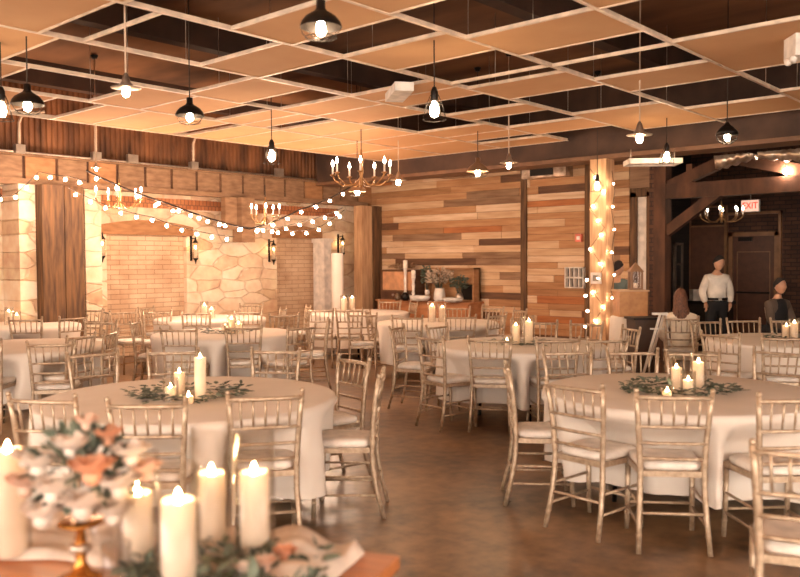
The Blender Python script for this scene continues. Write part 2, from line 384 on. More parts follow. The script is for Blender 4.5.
# truss in the opening
mb = MB(); XT = XW
yT = on_x(661, XT); zb = 2.82
mb.box(XT-.12, XT+.12, yT-.12, yT+.08, 0, 3.2)
mb.box(XT-.10, XT+.10, -5.9, yT-.12, zb-.16, zb+.08)
mb.beam((XT, yT-.1, 2.12), (XT, yT-.95, zb-.1), .14, .16)
pk = on_x(730, XT)
mb.beam((XT, yT-.15, zb+.05), (XT, pk, 3.25), .14, .18); mb.beam((XT, pk, 3.25), (XT, pk-1.6, zb), .14, .18)
mb.box(XT-.06, XT+.06, on_x(690, XT)-.05, on_x(690, XT)+.05, zb+.08, 3.2)
struct(mb.build('trim_24', M['truss']))
# door in the back wall of the dim room
ya, yb = on_x(728, XB), on_x(782, XB)
DF = mat('brown_door_frame', (150,100,62), .5); DP = mat('brown_door_leaf', (98,58,38), .55)
dr = bpy.data.objects.new('door_2', None); COL.objects.link(dr); dr['kind'] = 'structure'
MB().box(XB-.05, XB-.01, yb+.12, ya-.12, 0, 2.12).build('door_leaf', DP, dr)
mb = MB()
for y in (ya-.12, yb+.04): mb.box(XB-.09, XB, y, y+.08, 0, 2.2)
mb.box(XB-.09, XB, yb+.04, ya-.04, 2.12, 2.20); mb.box(XB-.09, XB, yb, ya+.04, 2.55, 2.60); mb.box(XB-.09, XB, yb, yb+.05, 0, 2.6); mb.box(XB-.09, XB, ya, ya+.05, 0, 2.6)
mb.build('door_frame', DF, dr)
MB().box(XB-.075, XB-.05, yb+.2, ya-.2, 1.80, 1.815).box(XB-.075, XB-.05, yb+.2, yb+.215, .2, 1.8).box(XB-.075, XB-.05, ya-.215, ya-.2, .2, 1.8).build('door_moulding', DF, dr)
MB().tube([(XB-.10, ya-.2, 1.0), (XB-.10, yb+.2, 1.0)], .02).build('push_bar', M['black'], dr)
MB().box(XB-.12, XB-.06, ya-.5, ya-.24, 2.02, 2.1).build('door_closer', M['black'], dr)
# tall framed panels on that wall
yc0, yc1 = on_x(691, XB), on_x(726, XB)
struct(MB().box(XB-.03, XB, yc1, yc0, 0, 2.35).build('trim_25', mat('brown_panel', (104,62,40), .6)))
mb = MB()
for y in (yc0, yc1-.03): mb.box(XB-.06, XB, y, y+.03, 0, 2.75)
mb.box(XB-.06, XB, yc1, yc0, 2.72, 2.75); mb.box(XB-.06, XB, yc1, yc0, 2.33, 2.36)
struct(mb.build('trim_26', DF))
# framed dark window on the siding wall
xs0, xs1 = on_y(673, 7.05), on_y(681, 7.05)
wf = bpy.data.objects.new('window_1', None); COL.objects.link(wf); wf['kind'] = 'structure'
mb = MB()
for x in (xs0, xs1-.05): mb.box(x, x+.05, 7.0, 7.05, .9, 2.0)
mb.box(xs0, xs1, 7.0, 7.05, 1.95, 2.0); mb.box(xs0, xs1, 7.0, 7.05, .9, .95); mb.box(xs0, xs1, 7.0, 7.05, 1.55, 1.58)
mb.build('window_frame', mat('grey_frame', (120,100,84), .6), wf)
MB().box(xs0+.05, xs1-.05, 7.03, 7.045, .95, 1.95).build('window_pane', mat('dark_pane', (26,26,28), .1), wf)
# ---- conduits and ducts: things
mb = MB().tube([(1, YF-.05, 3.32), (XW-.3, YF-.05, 3.32)], .018, 6)
tag(mb.build('conduit_pipe', M['silver']), 'long thin metal conduit running along the ledge above the stone wall', 'pipe')
for i, (px, lab, hook) in enumerate(((22, 'bent metal conduit curving down to the ledge at the far left of the room', 1), (98, 'straight pale conduit with a square junction box above the dark post', 0),
        (195, 'pale conduit with two bent tops above the middle of the stone wall', 1))):
    x = on_y(px, YF-.1); t = thing('conduit_drop', lab, 'pipe', (x, YF-.1, 3.32))
    pts = [(0,0,0), (0,0,.5)]
    if hook: pts = [(0,0,0), (0,0,.42), (.04,0,.52), (.12,-.05,.58), (.3,-.2,.60)]
    else: pts = [(0,0,0), (0,0,1.1)]
    MB().tube(pts, .022, 7).build('pipe', M['cordw'], t)
    MB().box(-.07, .07, -.05, .05, -.03, .10).build('junction_box', M['silver'], t)
tag(MB().box(-.09,.09,-.04,.04,0,.14).build('junction_box', M['silver'], None, (on_y(134, YF-.09), YF-.09, 3.30)), 'square metal junction box on the ledge right of the dark post', 'electrical box')
tag(MB().box(-.09,.09,-.04,.04,0,.16).build('junction_box', M['silver'], None, (on_y(280, YF-.09), YF-.09, 3.30)), 'square metal junction box on the ledge near the room corner', 'electrical box')
foil = mat('foil_duct', (206,182,160), .3, .7, (150,120,98), 6, bump=.8)
for px0, px1, lab in ((717, 754, 'shiny foil wrapped duct under the beam, left of the longer one'), (760, 812, 'longer shiny foil wrapped duct under the beam at the right edge')):
    y0 = on_x(px0, 12.2); y1 = on_x(px1, 12.2); mb = MB(); n = 14; vs = []
    for k in range(n+1):
        u = k/n; y = y0+(y1-y0)*u; w_ = .16+.012*sin(k*2.3); zz = 3.16+.012*sin(k*3.1); low = 2.98+.02*sin(k*1.7)+(.10*(1-u) if px0 > 750 else .12*u)
        vs += [(12.2-w_, y, zz), (12.2+w_, y, zz), (12.2+w_*.6, y, low), (12.2-w_*.6, y, low)]
    fs = [(4*k+a, 4*k+(a+1) % 4, 4*k+4+(a+1) % 4, 4*k+4+a) for k in range(n) for a in range(4)] + [(3,2,1,0), (4*n, 4*n+1, 4*n+2, 4*n+3)]
    mb.add(vs, fs); tag(mb.build('foil_duct', foil), lab, 'duct')
for px0, px1, ya_, lab in ((527, 571, 1, 'duct register with dark grille high on the planks, beside the vertical trim board'), (444, 476, 0, 'duct register with dark grille high on the planks, left of the trim board')):
    y0, y1 = on_x(px0, XW-.1), on_x(px1, XW-.1); d_ = dep((XW, (y0+y1)/2)); z = zof((px0+px1)/2, 173, d_)
    t = thing('duct_register', lab, 'vent', (XW-.04, (y0+y1)/2, z)); L = y0-y1
    MB().box(-.24, 0, -L/2, L/2, -.11, .13).build('duct_box', foil, t)
    mb = MB().box(-.25, -.24, -L*.22, L*.30, -.07, .08); mb.build('grille', M['black'], t)
# white framed return duct left of the foil ducts
p = spot(652, 11.6, 3.0); t = thing('hanging_light_frame', 'open white rectangular frame hanging under the beam above the dim room opening', 'frame', p, -.9)
mb = MB().box(-.36,.36,-.2,-.17,-.02,.05).box(-.36,.36,.17,.2,-.02,.05).box(-.36,-.33,-.2,.2,-.02,.05).box(.33,.36,-.2,.2,-.02,.05); mb.build('frame', M['white'], t)
MB().tube([(-.3,0,.05),(-.3,0,.2)], .008).build('bracket', M['silver'], t); MB().tube([(.3,0,.05),(.3,0,.2)], .008).build('bracket', M['silver'], t)
# pale panel lying above the ceiling grid
p = spot(400, 9.0)
tag(MB().box(-.32,.32,-.10,.10,0,.09).build('fluorescent_lamp_housing', M['white'], None, (p.x, p.y, ZC-.09)), 'white boxy lamp housing fixed under the ceiling grid near the room centre', 'light fixture')
bpy.data.objects['fluorescent_lamp_housing'].rotation_euler = (0,0,radians(90-38))
p = spot(797, 7.0); t = thing('emergency_light', 'white plastic box mounted under the ceiling boards at the far right', 'light fixture', (p.x, p.y, ZC), -.9)
MB().box(-.08,.08,-.12,.12,-.18,0).build('housing', M['white'], t); MB().ball((-.07,-.05,-.2), .035).ball((-.07,.05,-.2), .035).build('lamp_head', M['white'], t)
# ================================================================== CHAIR
def make_chair(label):
    t = thing('chiavari_chair', label, 'chair')
    def ring(mb, p, r=.0215, h=.006):
        mb.tube([(p[0], p[1], p[2]-h), (p[0], p[1], p[2]), (p[0], p[1], p[2]+h)], [r*.7, r, r*.7], 7)
    def seg(pts, z):
        for a, b_ in zip(pts, pts[1:]):
            if a[2] <= z <= b_[2]:
                u = (z-a[2])/(b_[2]-a[2]); return tuple(a[i]+(b_[i]-a[i])*u for i in range(3))
    for s in (-1, 1):
        pts = [(s*.196,-.262,0), (s*.186,-.215,.18), (s*.178,-.19,.34), (s*.176,-.186,.46), (s*.184,-.195,.62), (s*.196,-.212,.78), (s*.208,-.235,.915)]
        mb = MB().tube(pts, [.015,.016,.0175,.018,.017,.0165,.015], 8)
        for z in (.10,.30,.50,.70,.86): ring(mb, seg(pts, z))
        mb.ball((s*.209,-.237,.925), .016, 7, 5); mb.build('back_post', M['gold'], t)
        pts = [(s*.195,.198,0), (s*.192,.185,.22), (s*.19,.178,.43)]
        mb = MB().tube(pts, [.014,.016,.0175], 8)
        for z in (.10,.34): ring(mb, seg(pts, z))
        mb.build('leg', M['gold'], t)
    mb = MB(); mb.hexa([(-.178,-.195,.425),(.178,-.195,.425),(.208,.205,.425),(-.208,.205,.425),(-.178,-.195,.458),(.178,-.195,.458),(.208,.205,.458),(-.208,.205,.458)])
    mb.build('seat', M['gold'], t)
    # cushion, softly rounded
    mb = MB(); vs = []; ns = 24
    for (k, z) in ((.96,.459),(1.0,.472),(1.0,.488),(.94,.502),(.7,.509)):
        for i in range(ns):
            a = 2*pi*i/ns; ex = .35
            cx = math.copysign(abs(cos(a))**ex, cos(a)); cy = math.copysign(abs(sin(a))**ex, sin(a))
            wd = (.172 + (cy+1)/2*.030)*k; vs.append((cx*wd, .008+cy*.185*k, z))
    fs = [(r_*ns+i, r_*ns+(i+1) % ns, (r_+1)*ns+(i+1) % ns, (r_+1)*ns+i) for r_ in range(4) for i in range(ns)] + [tuple(4*ns+i for i in range(ns)), tuple(reversed(range(ns)))]
    mb.add(vs, fs); mb.build('cushion', M['cushion'], t)
    def xr(z): return .176 + max(0, z-.46)*.07
    def yr(z): return -.186 - max(0, z-.46)*.10 - max(0, z-.75)*.04
    def rail(z, r, nm, bow=0.0):
        x = xr(z); MB().tube([(-x, yr(z), z), (-x*.5, yr(z)-bow, z), (0, yr(z)-bow*1.3, z), (x*.5, yr(z)-bow, z), (x, yr(z), z)], r, 7).build(nm, M['gold'], t)
    rail(.885, .0135, 'top_rail', .012); rail(.715, .0105, 'cross_rail', .006); rail(.62, .0105, 'cross_rail', .006); rail(.53, .0105, 'cross_rail', .006)
    for k in range(5):
        u = (k-2)/2.9
        MB().tube([(xr(.715)*u, yr(.715)-.006, .715), (xr(.885)*u, yr(.885)-.012, .885)], .0075, 6).build('spindle', M['gold'], t)
    for a, b_ in (((-.194,.188,.17),(.194,.188,.17)), ((-.184,-.21,.22),(.184,-.21,.22))):
        MB().tube([a, b_], .009, 6).build('stretcher', M['gold'], t)
    for s in (-1, 1):
        for z in (.15, .27): MB().tube([(s*.189,-.215+.03*(z > .2),z), (s*.194,.19,z)], .009, 6).build('stretcher', M['gold'], t)
    return t
PROTO = None
def chair_at(px, y, target, label, group, d=None, rz=None, rmin=0):
    """px,y: where the top of the chair's back stands in view; target: point it faces"""
    global PROTO
    d = d or .74*F/(y - YH + (px-400)*.005)
    bk = spot(px, d)
    if rz is None:
        v = Vector((target[0]-bk.x, target[1]-bk.y)); mn = rmin
        if v.length < mn: bk = Vector((target[0], target[1], 0)) - Vector((v.x, v.y, 0)).normalized()*mn
        v.normalize(); rz = atan2(v.y, v.x) - pi/2
    if target is not None:          # chairs on the near and far side stand squarely to the table edge
        base = YAW-pi/2; df = (rz-base+pi) % (2*pi) - pi
        if abs(df) < .8: df *= .35
        elif abs(df) > 2.5: df = math.copysign(pi-(pi-abs(df))*.35, df)
        rz = base+df
    loc = bk + Vector((-sin(rz), cos(rz), 0))*.23; 
    for _ in range(12):             # neighbours keep clear of each other and of the table
        for p_, r_ in SEATS:
            w = Vector((loc.x-p_.x, loc.y-p_.y, 0))
            if w.length < .44: loc = loc + w.normalized()*(.44-w.length)
        if target is not None and rmin:
            w = Vector((loc.x-target[0], loc.y-target[1], 0))
            if w.length < rmin-.20: loc = loc + w.normalized()*(rmin-.20-w.length)
    SEATS.append((loc.copy(), rz))

    if PROTO is None:
        PROTO = make_chair(label); PROTO.location = loc; PROTO.rotation_euler = (0,0,rz); PROTO['group'] = group; return PROTO
    return dup(PROTO, loc, rz, label, group)
# ================================================================== TABLES
TABLES = {}; TINFO = {}; SEATS = []
def table(key, px, d, R_, desc, hem=.2):
    c = spot(px, d); TABLES[key] = c
    t = thing('round_table', 'round folding banquet table under the white cloth, ' + desc, 'table', c, 0, 'round banquet tables')
    MB().lathe([(R_-.05,.725),(R_-.035,.73),(R_-.035,.745),(R_-.05,.750)], n=48).build('tabletop', M['truss'], t)
    for k in range(4):
        a = pi/4+k*pi/2; MB().tube([(cos(a)*.45, sin(a)*.45, 0), (cos(a)*.42, sin(a)*.42, .725)], .018, 7).build('leg', M['black'], t)
    TINFO[key] = (c, R_, desc, hem)
    return c
DESC = {1:'the nearest left table', 2:'the nearest right table', 3:'the middle table right of centre', 4:'the far table before the sideboard', 5:'the middle left table',
 6:'the far left table by the timber post', 7:'the far table under the string lights', 8:'the farthest corner table', 9:'the right edge table', 11:'the left edge table'}
table(1, 188, 5.55, .98, DESC[1]); table(2, 680, 5.68, .93, DESC[2]); table(3, 521, 8.9, .90, DESC[3]); table(4, 437, 12.2, .90, DESC[4])
table(5, 224, 10.5, .90, DESC[5]); table(6, 14, 12.0, .90, DESC[6]); table(7, 210, 13.35, .88, DESC[7]); table(8, 358, 14.7, .90, DESC[8])
table(9, 792, 9.25, .90, DESC[9]); table(11, 18, 9.0, .88, DESC[11])
G = {k: 'gold chairs around ' + v for k, v in DESC.items()}
CH = [  # (table, px, y of back top, where)
 (1,152,396,'near side, second from the left'), (1,257,391,'near side, rightmost of the near three'), (1,40,396,'near side, leftmost, half behind the flowers'),
 (1,380,373,'right end, seen from its side'), (1,353,358,'right rear, turned toward the viewer'), (1,275,349,'far side, behind the pillar candles'),
 (1,92,352,'far side left'), (1,172,350,'far side, hidden by the candle glow'),
 (2,675,392,'near side centre, closest to the aisle floor'), (2,583,384,'near side left'), (2,508,367,'left end, seen from its side with seat showing'), (2,797,395,'near side right'),
 (2,633,350,'far side, back rail above the greenery left end'), (2,568,350,'far side left'), (2,780,350,'far side right'), (2,692,351,'far side, right behind the candles'),
 (3,430,336,'near side left'), (3,475,337,'near side centre'), (3,558,338,'near side right of centre'), (3,397,326,'left end, seen side-on with white seat'),
 (3,607,338,'right end, beyond the front right table'), (3,540,321,'far side centre'), (3,577,322,'far side right'), (3,631,327,'far right, standing apart side-on'), (3,436,325,'far side left'),
 (4,407,316,'near side left'), (4,458,315,'near side centre'), (4,495,314,'near side right'), (4,374,311,'left end'), (4,457,307,'far side by the console'), (4,491,307,'far right against the planks'), (4,520,309,'farthest right against the planks'),
 (5,178,328,'near side left'), (5,243,326,'near side centre'), (5,301,326,'near side right'), (5,328,319,'right end, seen side-on'), (5,196,312,'far side left'), (5,248,311,'far side right'),
 (5,157,311,'far left'), (5,135,321,'left end, seen side-on'), (5,126,311,'far left, standing apart'),
 (6,22,317,'near side centre'), (6,56,317,'near side right'), (6,61,307,'far side right'), (6,24,307,'far side left'), (6,90,309,'right end'), (6,106,311,'right, standing apart'),
 (7,251,304,'far side right'), (7,283,308,'right end, outer chair'), (7,308,306,'far right, outermost'), (7,284,314,'near side right'), (7,146,307,'left, beside the brick panel'),
 (8,349,309,'near side left'), (8,369,313,'near side centre'), (8,384,301,'far side left, before the console'), (8,408,302,'far side right, before the console'), (8,322,309,'left end'),
 (9,721,333,'near side left'), (9,769,335,'near side centre'), (9,744,319,'far side left'), (9,789,319,'far side right'), (9,706,320,'far left'),
 (11,50,342,'near side right'), (11,-4,336,'near side left, cut by the picture edge'), (11,62,331,'far side right'), (11,84,333,'right end'), (11,100,321,'far right, outermost')]
for k, px, y, where in CH:
    chair_at(px, y, TABLES[k], 'gold chair at %s, %s' % (DESC[k], where), G[k], rmin=TINFO[k][1]+.1)
chair_at(812, 452, None, 'blurred gold chair very close at the lower right corner of the picture', 'chair in the lower right corner', d=3.25, rz=radians(-70))

def make_cloth(key):
    c, R_, desc, hem = TINFO[key]
    RR = random.Random(key); ph = [RR.uniform(0, 6.28) for _ in range(4)]
    def fold(a, z):
        u = max(0, (.74-z)/.54)
        return 1 + u*(.035*sin(9*a+ph[0]) + .025*sin(14*a+ph[1]+u) + .018*sin(23*a+ph[2]) + .03*sin(4*a+ph[3]))
    near = [(p_, r_) for p_, r_ in SEATS if (p_-c).length < R_+.6]
    def push(a, q, z):          # the cloth hangs behind the seats tucked in under the table
        if z > .70: return q
        k = min(1, (.70-z)/.17)
        lim = q
        for p_, r_ in near:
            for st in range(40):
                w = Vector((c.x+lim*cos(a), c.y+lim*sin(a), 0)) - p_
                lx = w.x*cos(r_)+w.y*sin(r_); ly = -w.x*sin(r_)+w.y*cos(r_)
                if abs(lx) < .235 and -.3 < ly < .235: lim -= .02
                else: break
        return q + (max(lim, .4)-q)*k
    prof = [(R_*.985,hem),(R_*.992,.35),(R_*1.0,.47),(R_*1.0,.56),(R_*1.0,.61),(R_*1.004,.66),(R_*1.004,.70),(R_*1.004,.725),(R_*.995,.752),(R_*.97,.760),(R_*.5,.761)]
    N = 128; vs = []; fs = []
    rad = [[push(2*pi*k/N, r_*fold(2*pi*k/N, z), z) for k in range(N)] for r_, z in prof]
    for i, (r_, z) in enumerate(prof):
        for k in range(N):
            a = 2*pi*k/N; q = rad[i][k] if z > .70 else min((rad[i][k-1]+2*rad[i][k]+rad[i][(k+1) % N])/4, rad[i][k])
            vs.append((q*cos(a), q*sin(a), z))
    n_ = len(prof)
    for i in range(n_-1):
        for k in range(N): fs.append((i*N+k, i*N+(k+1) % N, (i+1)*N+(k+1) % N, (i+1)*N+k))
    vs.append((0,0,.761))
    for k in range(N): fs.append(((n_-1)*N+k, (n_-1)*N+(k+1) % N, n_*N))
    o = MB().add(vs, fs).build('tablecloth', M['cloth'], None, c); tag(o, 'white draped cloth on ' + desc, 'tablecloth', 'white round tablecloths')
for key_ in TINFO: make_cloth(key_)
# ================================================================== CANDLES
def candle(c, r, h, label, group, glass=None, zz=.762, lit=True, parts=True):
    t = thing('pillar_candle', label, 'candle', (c[0], c[1], zz), 0, group)
    MB().lathe([(r*.97,0),(r,.004),(r,h-.004),(r*.93,h),(r*.84,h-.003),(r*.7,h-.018),(r*.3,h-.024),(0,h-.024)], n=18).build('wax_pillar', M['wax'], t)
    MB().tube([(0,0,h-.026),(.001,0,h-.010)], .0015, 4).build('wick', M['wick'], t)
    s = max(1.0, r/.036)
    MB().lathe([(0,h-.016),(.006*s,h-.008),(.0075*s,h),(.005*s,h+.012),(.0015*s,h+.024),(0,h+.028)], n=8).build('flame', M['flame'], t)
    if glass:
        gr, gh = glass
        MB().lathe([(gr*.98,.0),(gr,.003),(gr,gh),(gr-.0025,gh),(gr-.0025,.005),(0,.005)], n=24).build('glass_cylinder', M['glass'], t)
    return t
CD = [ # table, px, d, radius, height, glass, label
 (1,178,5.55,.036,.16,(.058,.24),'lit candle in tall glass, left of the white pillar, nearest left table'),
 (1,199,5.45,.038,.27,None,'tall bare white pillar candle on the nearest left table'),
 (1,169,5.35,.036,.09,(.05,.15),'short lit candle in glass at the left of the nearest left table centrepiece'),
 (1,187,5.25,.03,.05,(.04,.08),'small votive candle in front of the pillar on the nearest left table'),
 (2,677,5.75,.036,.15,(.055,.23),'lit candle in a glass cylinder at the left of the nearest right table centrepiece'),
 (2,699,5.65,.038,.20,(.055,.27),'tallest lit candle at the right of the nearest right table centrepiece'),
 (2,689,5.5,.034,.10,(.05,.16),'short lit candle in the middle of the nearest right table centrepiece'),
 (2,668,5.35,.028,.05,(.038,.08),'small votive candle at the left front of the nearest right table centrepiece'),
 (3,516,8.95,.04,.20,(.06,.28),'left tall lit candle on the middle table right of centre'),
 (3,529,8.85,.04,.25,(.06,.31),'right tallest lit candle on the middle table right of centre'),
 (3,507,8.7,.03,.06,(.04,.09),'small votive candle at the left of the middle table right of centre'),
 (4,432,12.2,.045,.24,(.065,.30),'left lit candle on the far table before the console'),
 (4,442,12.2,.045,.22,(.065,.28),'right lit candle on the far table before the console'),
 (5,231,10.5,.045,.18,(.06,.24),'tallest candle on the middle left table'),
 (5,238,10.35,.04,.13,(.055,.18),'right candle on the middle left table'),
 (5,225,10.4,.035,.09,(.05,.13),'left low candle on the middle left table'),
 (6,8,12.0,.05,.20,(.065,.26),'left candle on the far left table'), (6,16,12.1,.045,.14,(.06,.20),'right candle on the far left table'),
 (7,204,13.4,.045,.20,(.065,.26),'left candle on the far table under the string lights'), (7,211,13.2,.045,.15,(.06,.2),'right candle on the far table under the string lights'),
 (8,344,14.5,.05,.26,(.07,.3),'left candle on the farthest table beside the corner post'), (8,352,14.6,.05,.26,(.07,.3),'right candle on the farthest table beside the corner post'),
 (9,787,9.2,.04,.16,(.055,.22),'left candle on the right edge table'), (9,795,9.1,.04,.20,(.055,.25),'right candle on the right edge table')]
for k, px, d, r_, h, gl, lab in CD:
    candle(spot(px, d), r_, h, lab, 'candles lighting the round tables', gl)
def wreath(key, rad, n, seed, spread=.30, desc=''):
    R = random.Random(seed); c = TABLES[key]; t = thing('greenery_wreath', 'loose ring of sage leaves around the candles on ' + DESC[key], 'greenery', (c.x, c.y, .762), 0, 'leaf rings on the round tables')
    mb = MB(); md = MB()
    for i in range(n):
        a = R.uniform(0, 2*pi); r_ = rad*R.uniform(.55, 1.25); z = R.uniform(.005, .05)
        dr_ = Vector((cos(a+R.uniform(-1.3,1.3)), sin(a+R.uniform(-1.3,1.3)), R.uniform(-.05,.35)))
        (mb if R.random() < .6 else md).leaf((r_*cos(a)*1.25, r_*sin(a), z), dr_, R.uniform(.05,.085), R.uniform(.022,.038), (R.uniform(-.4,.4), R.uniform(-.4,.4), 1))
    mb.build('sage_leaves', M['leaf'], t); md.build('dark_leaves', M['leafd'], t)
    tb = MB()
    for k in range(5):
        a = k*2*pi/5+.3; tb.tube([(rad*1.1*cos(a+q*.3), rad*.9*sin(a+q*.3), .008+.004*(q % 2)) for q in range(5)], .003, 5)
    tb.build('stems', M['leafd'], t); t.rotation_euler = (0,0,YAW-pi/2)
wreath(1, .25, 230, 1); wreath(2, .26, 230, 2); wreath(3, .2, 90, 3); wreath(5, .22, 90, 5); wreath(9, .2, 70, 9)
# ================================================================== FOREGROUND TABLE
A = spot(-60, 3.15); B = spot(398, 2.50); ex = (B-A).normalized(); ey = Vector((ex.y, -ex.x, 0))
if ey.dot(spot(200, 2.0)-spot(200, 3.0)) < 0: ey = -ey
L = (B-A).length; Wd = .86; az = atan2(ex.y, ex.x); sg = -1 if Vector((-sin(az), cos(az))).dot(Vector((ey.x, ey.y))) < 0 else 1
ft = thing('wooden_farm_table', 'orange brown wooden farm table in the lower left foreground', 'table', B, az)
mw = mat('orange_varnished_wood', (196,120,66), .3, c2=(160,90,46), scale=4, stretch=(.5,5,1), bump=.1)
mb = MB()
for k in range(5):
    y0 = sg*k*Wd/5; y1 = sg*(k+1)*Wd/5-.004*sg; mb.box(-L-.6, 0, min(y0,y1), max(y0,y1), .722, .762)
mb.build('tabletop', mw, ft)
MB().box(-L-.5, -.08, min(sg*.08, sg*.11), max(sg*.08, sg*.11), .62, .722).box(-L-.5, -.08, min(sg*(Wd-.08), sg*(Wd-.11)), max(sg*(Wd-.08), sg*(Wd-.11)), .62, .722).build('apron', mw, ft)
for x in (-.12, -L-.45):
    for y in (.12, Wd-.12): MB().box(x-.045, x+.045, sg*y-.045, sg*y+.045, 0, .722).build('leg', mw, ft)
def ft_pt(u, v, z=.762): q = B - ex*u + ey*v; return Vector((q.x, q.y, z))      # u metres left of the corner, v metres toward the viewer
# runner
mb = MB(); NX, NY = 120, 16; vs = []; fs = []; R = random.Random(3)
for i in range(NX+1):
    u = .10 + (L+.4-.1)*i/NX; wob = .03*sin(u*7)+.02*sin(u*17+1)
    v0 = .02+.02*sin(u*5); v1 = .40+wob
    if u < .5: v1 = .62 - .25*max(0, (.5-u)) + wob
    for j in range(NY+1):
        w_ = j/NY; v = v0+(v1-v0)*w_
        h = .006 + .022*(1+sin(w_*19+u*3+sin(u*9)*1.3))*.5*(.6+.4*sin(u*6)) + .010*(1+sin(u*31+w_*8))*.5
        if u < .62: h += .045*(1+sin(u*24+w_*6))*.5*min(1, (.62-u)*5) + .015
        if i in (0, NX) or j in (0, NY): h = .004
        p = ft_pt(u, v, .763+h); vs.append(tuple(p))
for i in range(NX):
    for j in range(NY):
        a = i*(NY+1)+j; fs.append((a, a+1, a+NY+2, a+NY+1))
mb.add(vs, fs); rn = mb.build('table_runner', mat('gauze_runner', (240,224,208), .9, trans=.2)); tag(rn, 'rumpled white gauze runner on the foreground wooden table', 'table runner')
def solve_ft(px, d): return spot(px, d)
FG = [(175,2.12,.045,.285,(.056,.36),'foreground candle closest to the viewer, second in the blurred row'),
      (134,2.35,.042,.24,(.062,.34),'short foreground candle in a wide glass cylinder beside the bouquet'),
      (209,2.45,.042,.27,(.060,.40),'foreground candle in a glass cylinder, third in the blurred row'),
      (252,2.38,.042,.29,(.060,.40),'rightmost foreground candle in a clear glass cylinder'),
      (4,2.5,.05,.33,(.065,.42),'foreground candle at the left picture edge beside the flowers')]
ZF = .80
for px, d, r_, h, gl, lab in FG:
    candle(spot(px, d), r_, h-.01, lab, 'candles on the foreground table', gl if gl[1] else None, zz=.775)
# flower arrangement on a gold stand
c = spot(76, 2.3)
t = thing('flower_arrangement', 'blurred bouquet of white and peach roses with sage leaves on a gold stand', 'flowers', (c.x, c.y, .775), YAW-pi/2)
gold = mat('brass_gold', (190,120,50), .22, .9)
MB().lathe([(.06,0),(.062,.008),(.03,.02),(.014,.05),(.020,.09),(.012,.13),(.016,.14),(.05,.150),(.065,.157),(.06,.165),(.0,.16)], n=20).build('gold_stand', gold, t)
MB().lathe([(.03,.08),(.034,.09),(.03,.10)], n=16).build('glass_ring', M['silver'], t)
R = random.Random(12)
cols = [mat('white_petal', (228,210,194), .7, trans=.2), mat('blush_petal', (232,190,164), .7, trans=.2), mat('peach_petal', (226,156,118), .7, trans=.2)]
def rose(parent, c, r, m_, seed):
    RR = random.Random(seed); mb = MB()
    for ring_, nn in ((.35,3),(.65,5),(.95,7)):
        for k in range(nn):
            a = 2*pi*k/nn+ring_*4+RR.random()*.4; e = .35+ring_*.75
            dx = Vector((cos(a)*sin(e), sin(a)*sin(e), cos(e)))
            mb.leaf(Vector(c)+dx*r*.25, (dx+Vector((0,0,.5))).normalized(), r*(.75+.3*ring_), r*(.9+.3*ring_), dx, 0, -.25)
    mb.ball(c, r*.42, 7, 5); return mb.build('rose', m_, parent)
spots_ = [(-.03,-.09,.36,.055,0),(.06,-.09,.41,.058,2),(-.08,-.05,.42,.05,0),(.0,-.05,.47,.05,0),(.11,-.05,.36,.058,0),(-.12,-.03,.36,.05,1),(.04,-.10,.32,.06,0),(.13,-.02,.44,.05,0),(-.06,-.08,.29,.055,0),(.16,.0,.39,.045,1),(.07,.0,.49,.04,2),(-.13,.0,.43,.04,0),(.10,-.06,.29,.05,0),(.02,.0,.53,.032,1),(-.04,.06,.44,.05,0),(.08,.08,.38,.05,0)]
for i, (x, y, z, r_, m_) in enumerate(spots_): rose(t, (x*1.15, y, z-.10), r_*1.1, cols[m_], i)
for nm, m_, cnt in (('sage_foliage', M['leaf'], 95), ('dark_foliage', M['leafd'], 70)):
    mb = MB()
    for i in range(cnt):
        a = R.uniform(0, 2*pi); e = R.uniform(-.5, 1.4); dv = Vector((cos(a)*cos(e), sin(a)*cos(e)*.7, sin(e)))
        mb.leaf(Vector((0,0,.28))+Vector((dv.x*.11, dv.y*.08, dv.z*.11)), dv+Vector((R.uniform(-.5,.5), R.uniform(-.5,.5), R.uniform(-.5,.5))), R.uniform(.04,.08), R.uniform(.018,.034), (R.uniform(-1,1), R.uniform(-1,1), 1))
    for i in range(8):
        a = R.uniform(0, 2*pi); mb.tube([(0,0,.15), (.05*cos(a), .04*sin(a), .25), (.10*cos(a), .08*sin(a), .30)], .002, 4)
    mb.build(nm, m_, t)
# greenery garland on the runner
t = thing('greenery_garland', 'blurred sage leaf garland lying before the foreground candles', 'greenery', (0,0,0))
mb = MB(); md = MB(); R = random.Random(8)
for i in range(330):
    px = R.uniform(115, 320); d = R.uniform(2.05, 2.42) ; p = spot(px, d, .80+R.uniform(0, .06)*(1-abs(px-215)/140))
    (mb if R.random() < .6 else md).leaf(p, (R.uniform(-1,1), R.uniform(-1,1), R.uniform(-.1,.7)), R.uniform(.045,.075), R.uniform(.022,.036), (R.uniform(-.5,.5), R.uniform(-.5,.5), 1))
tb = MB().tube([spot(118+25*k, 2.22+.04*sin(k*2), .80) for k in range(9)], .004, 5)
mb.build('sage_leaves', M['leaf'], t); md.build('dark_leaves', M['leafd'], t); tb.build('stem', M['leafd'], t)
for i, (px, d, col) in enumerate(((262, 2.2, 1), (244, 2.15, 0), (282, 2.28, 2))):
    p = spot(px, d, .84)
    tr = thing('rose_bloom', ['blush rose lying in the foreground garland, middle one', 'white rose lying in the foreground garland, leftmost one', 'peach rose lying in the foreground garland, rightmost one'][i], 'flower', p); rose(tr, (0,0,0), .035, cols[col], 50+i)
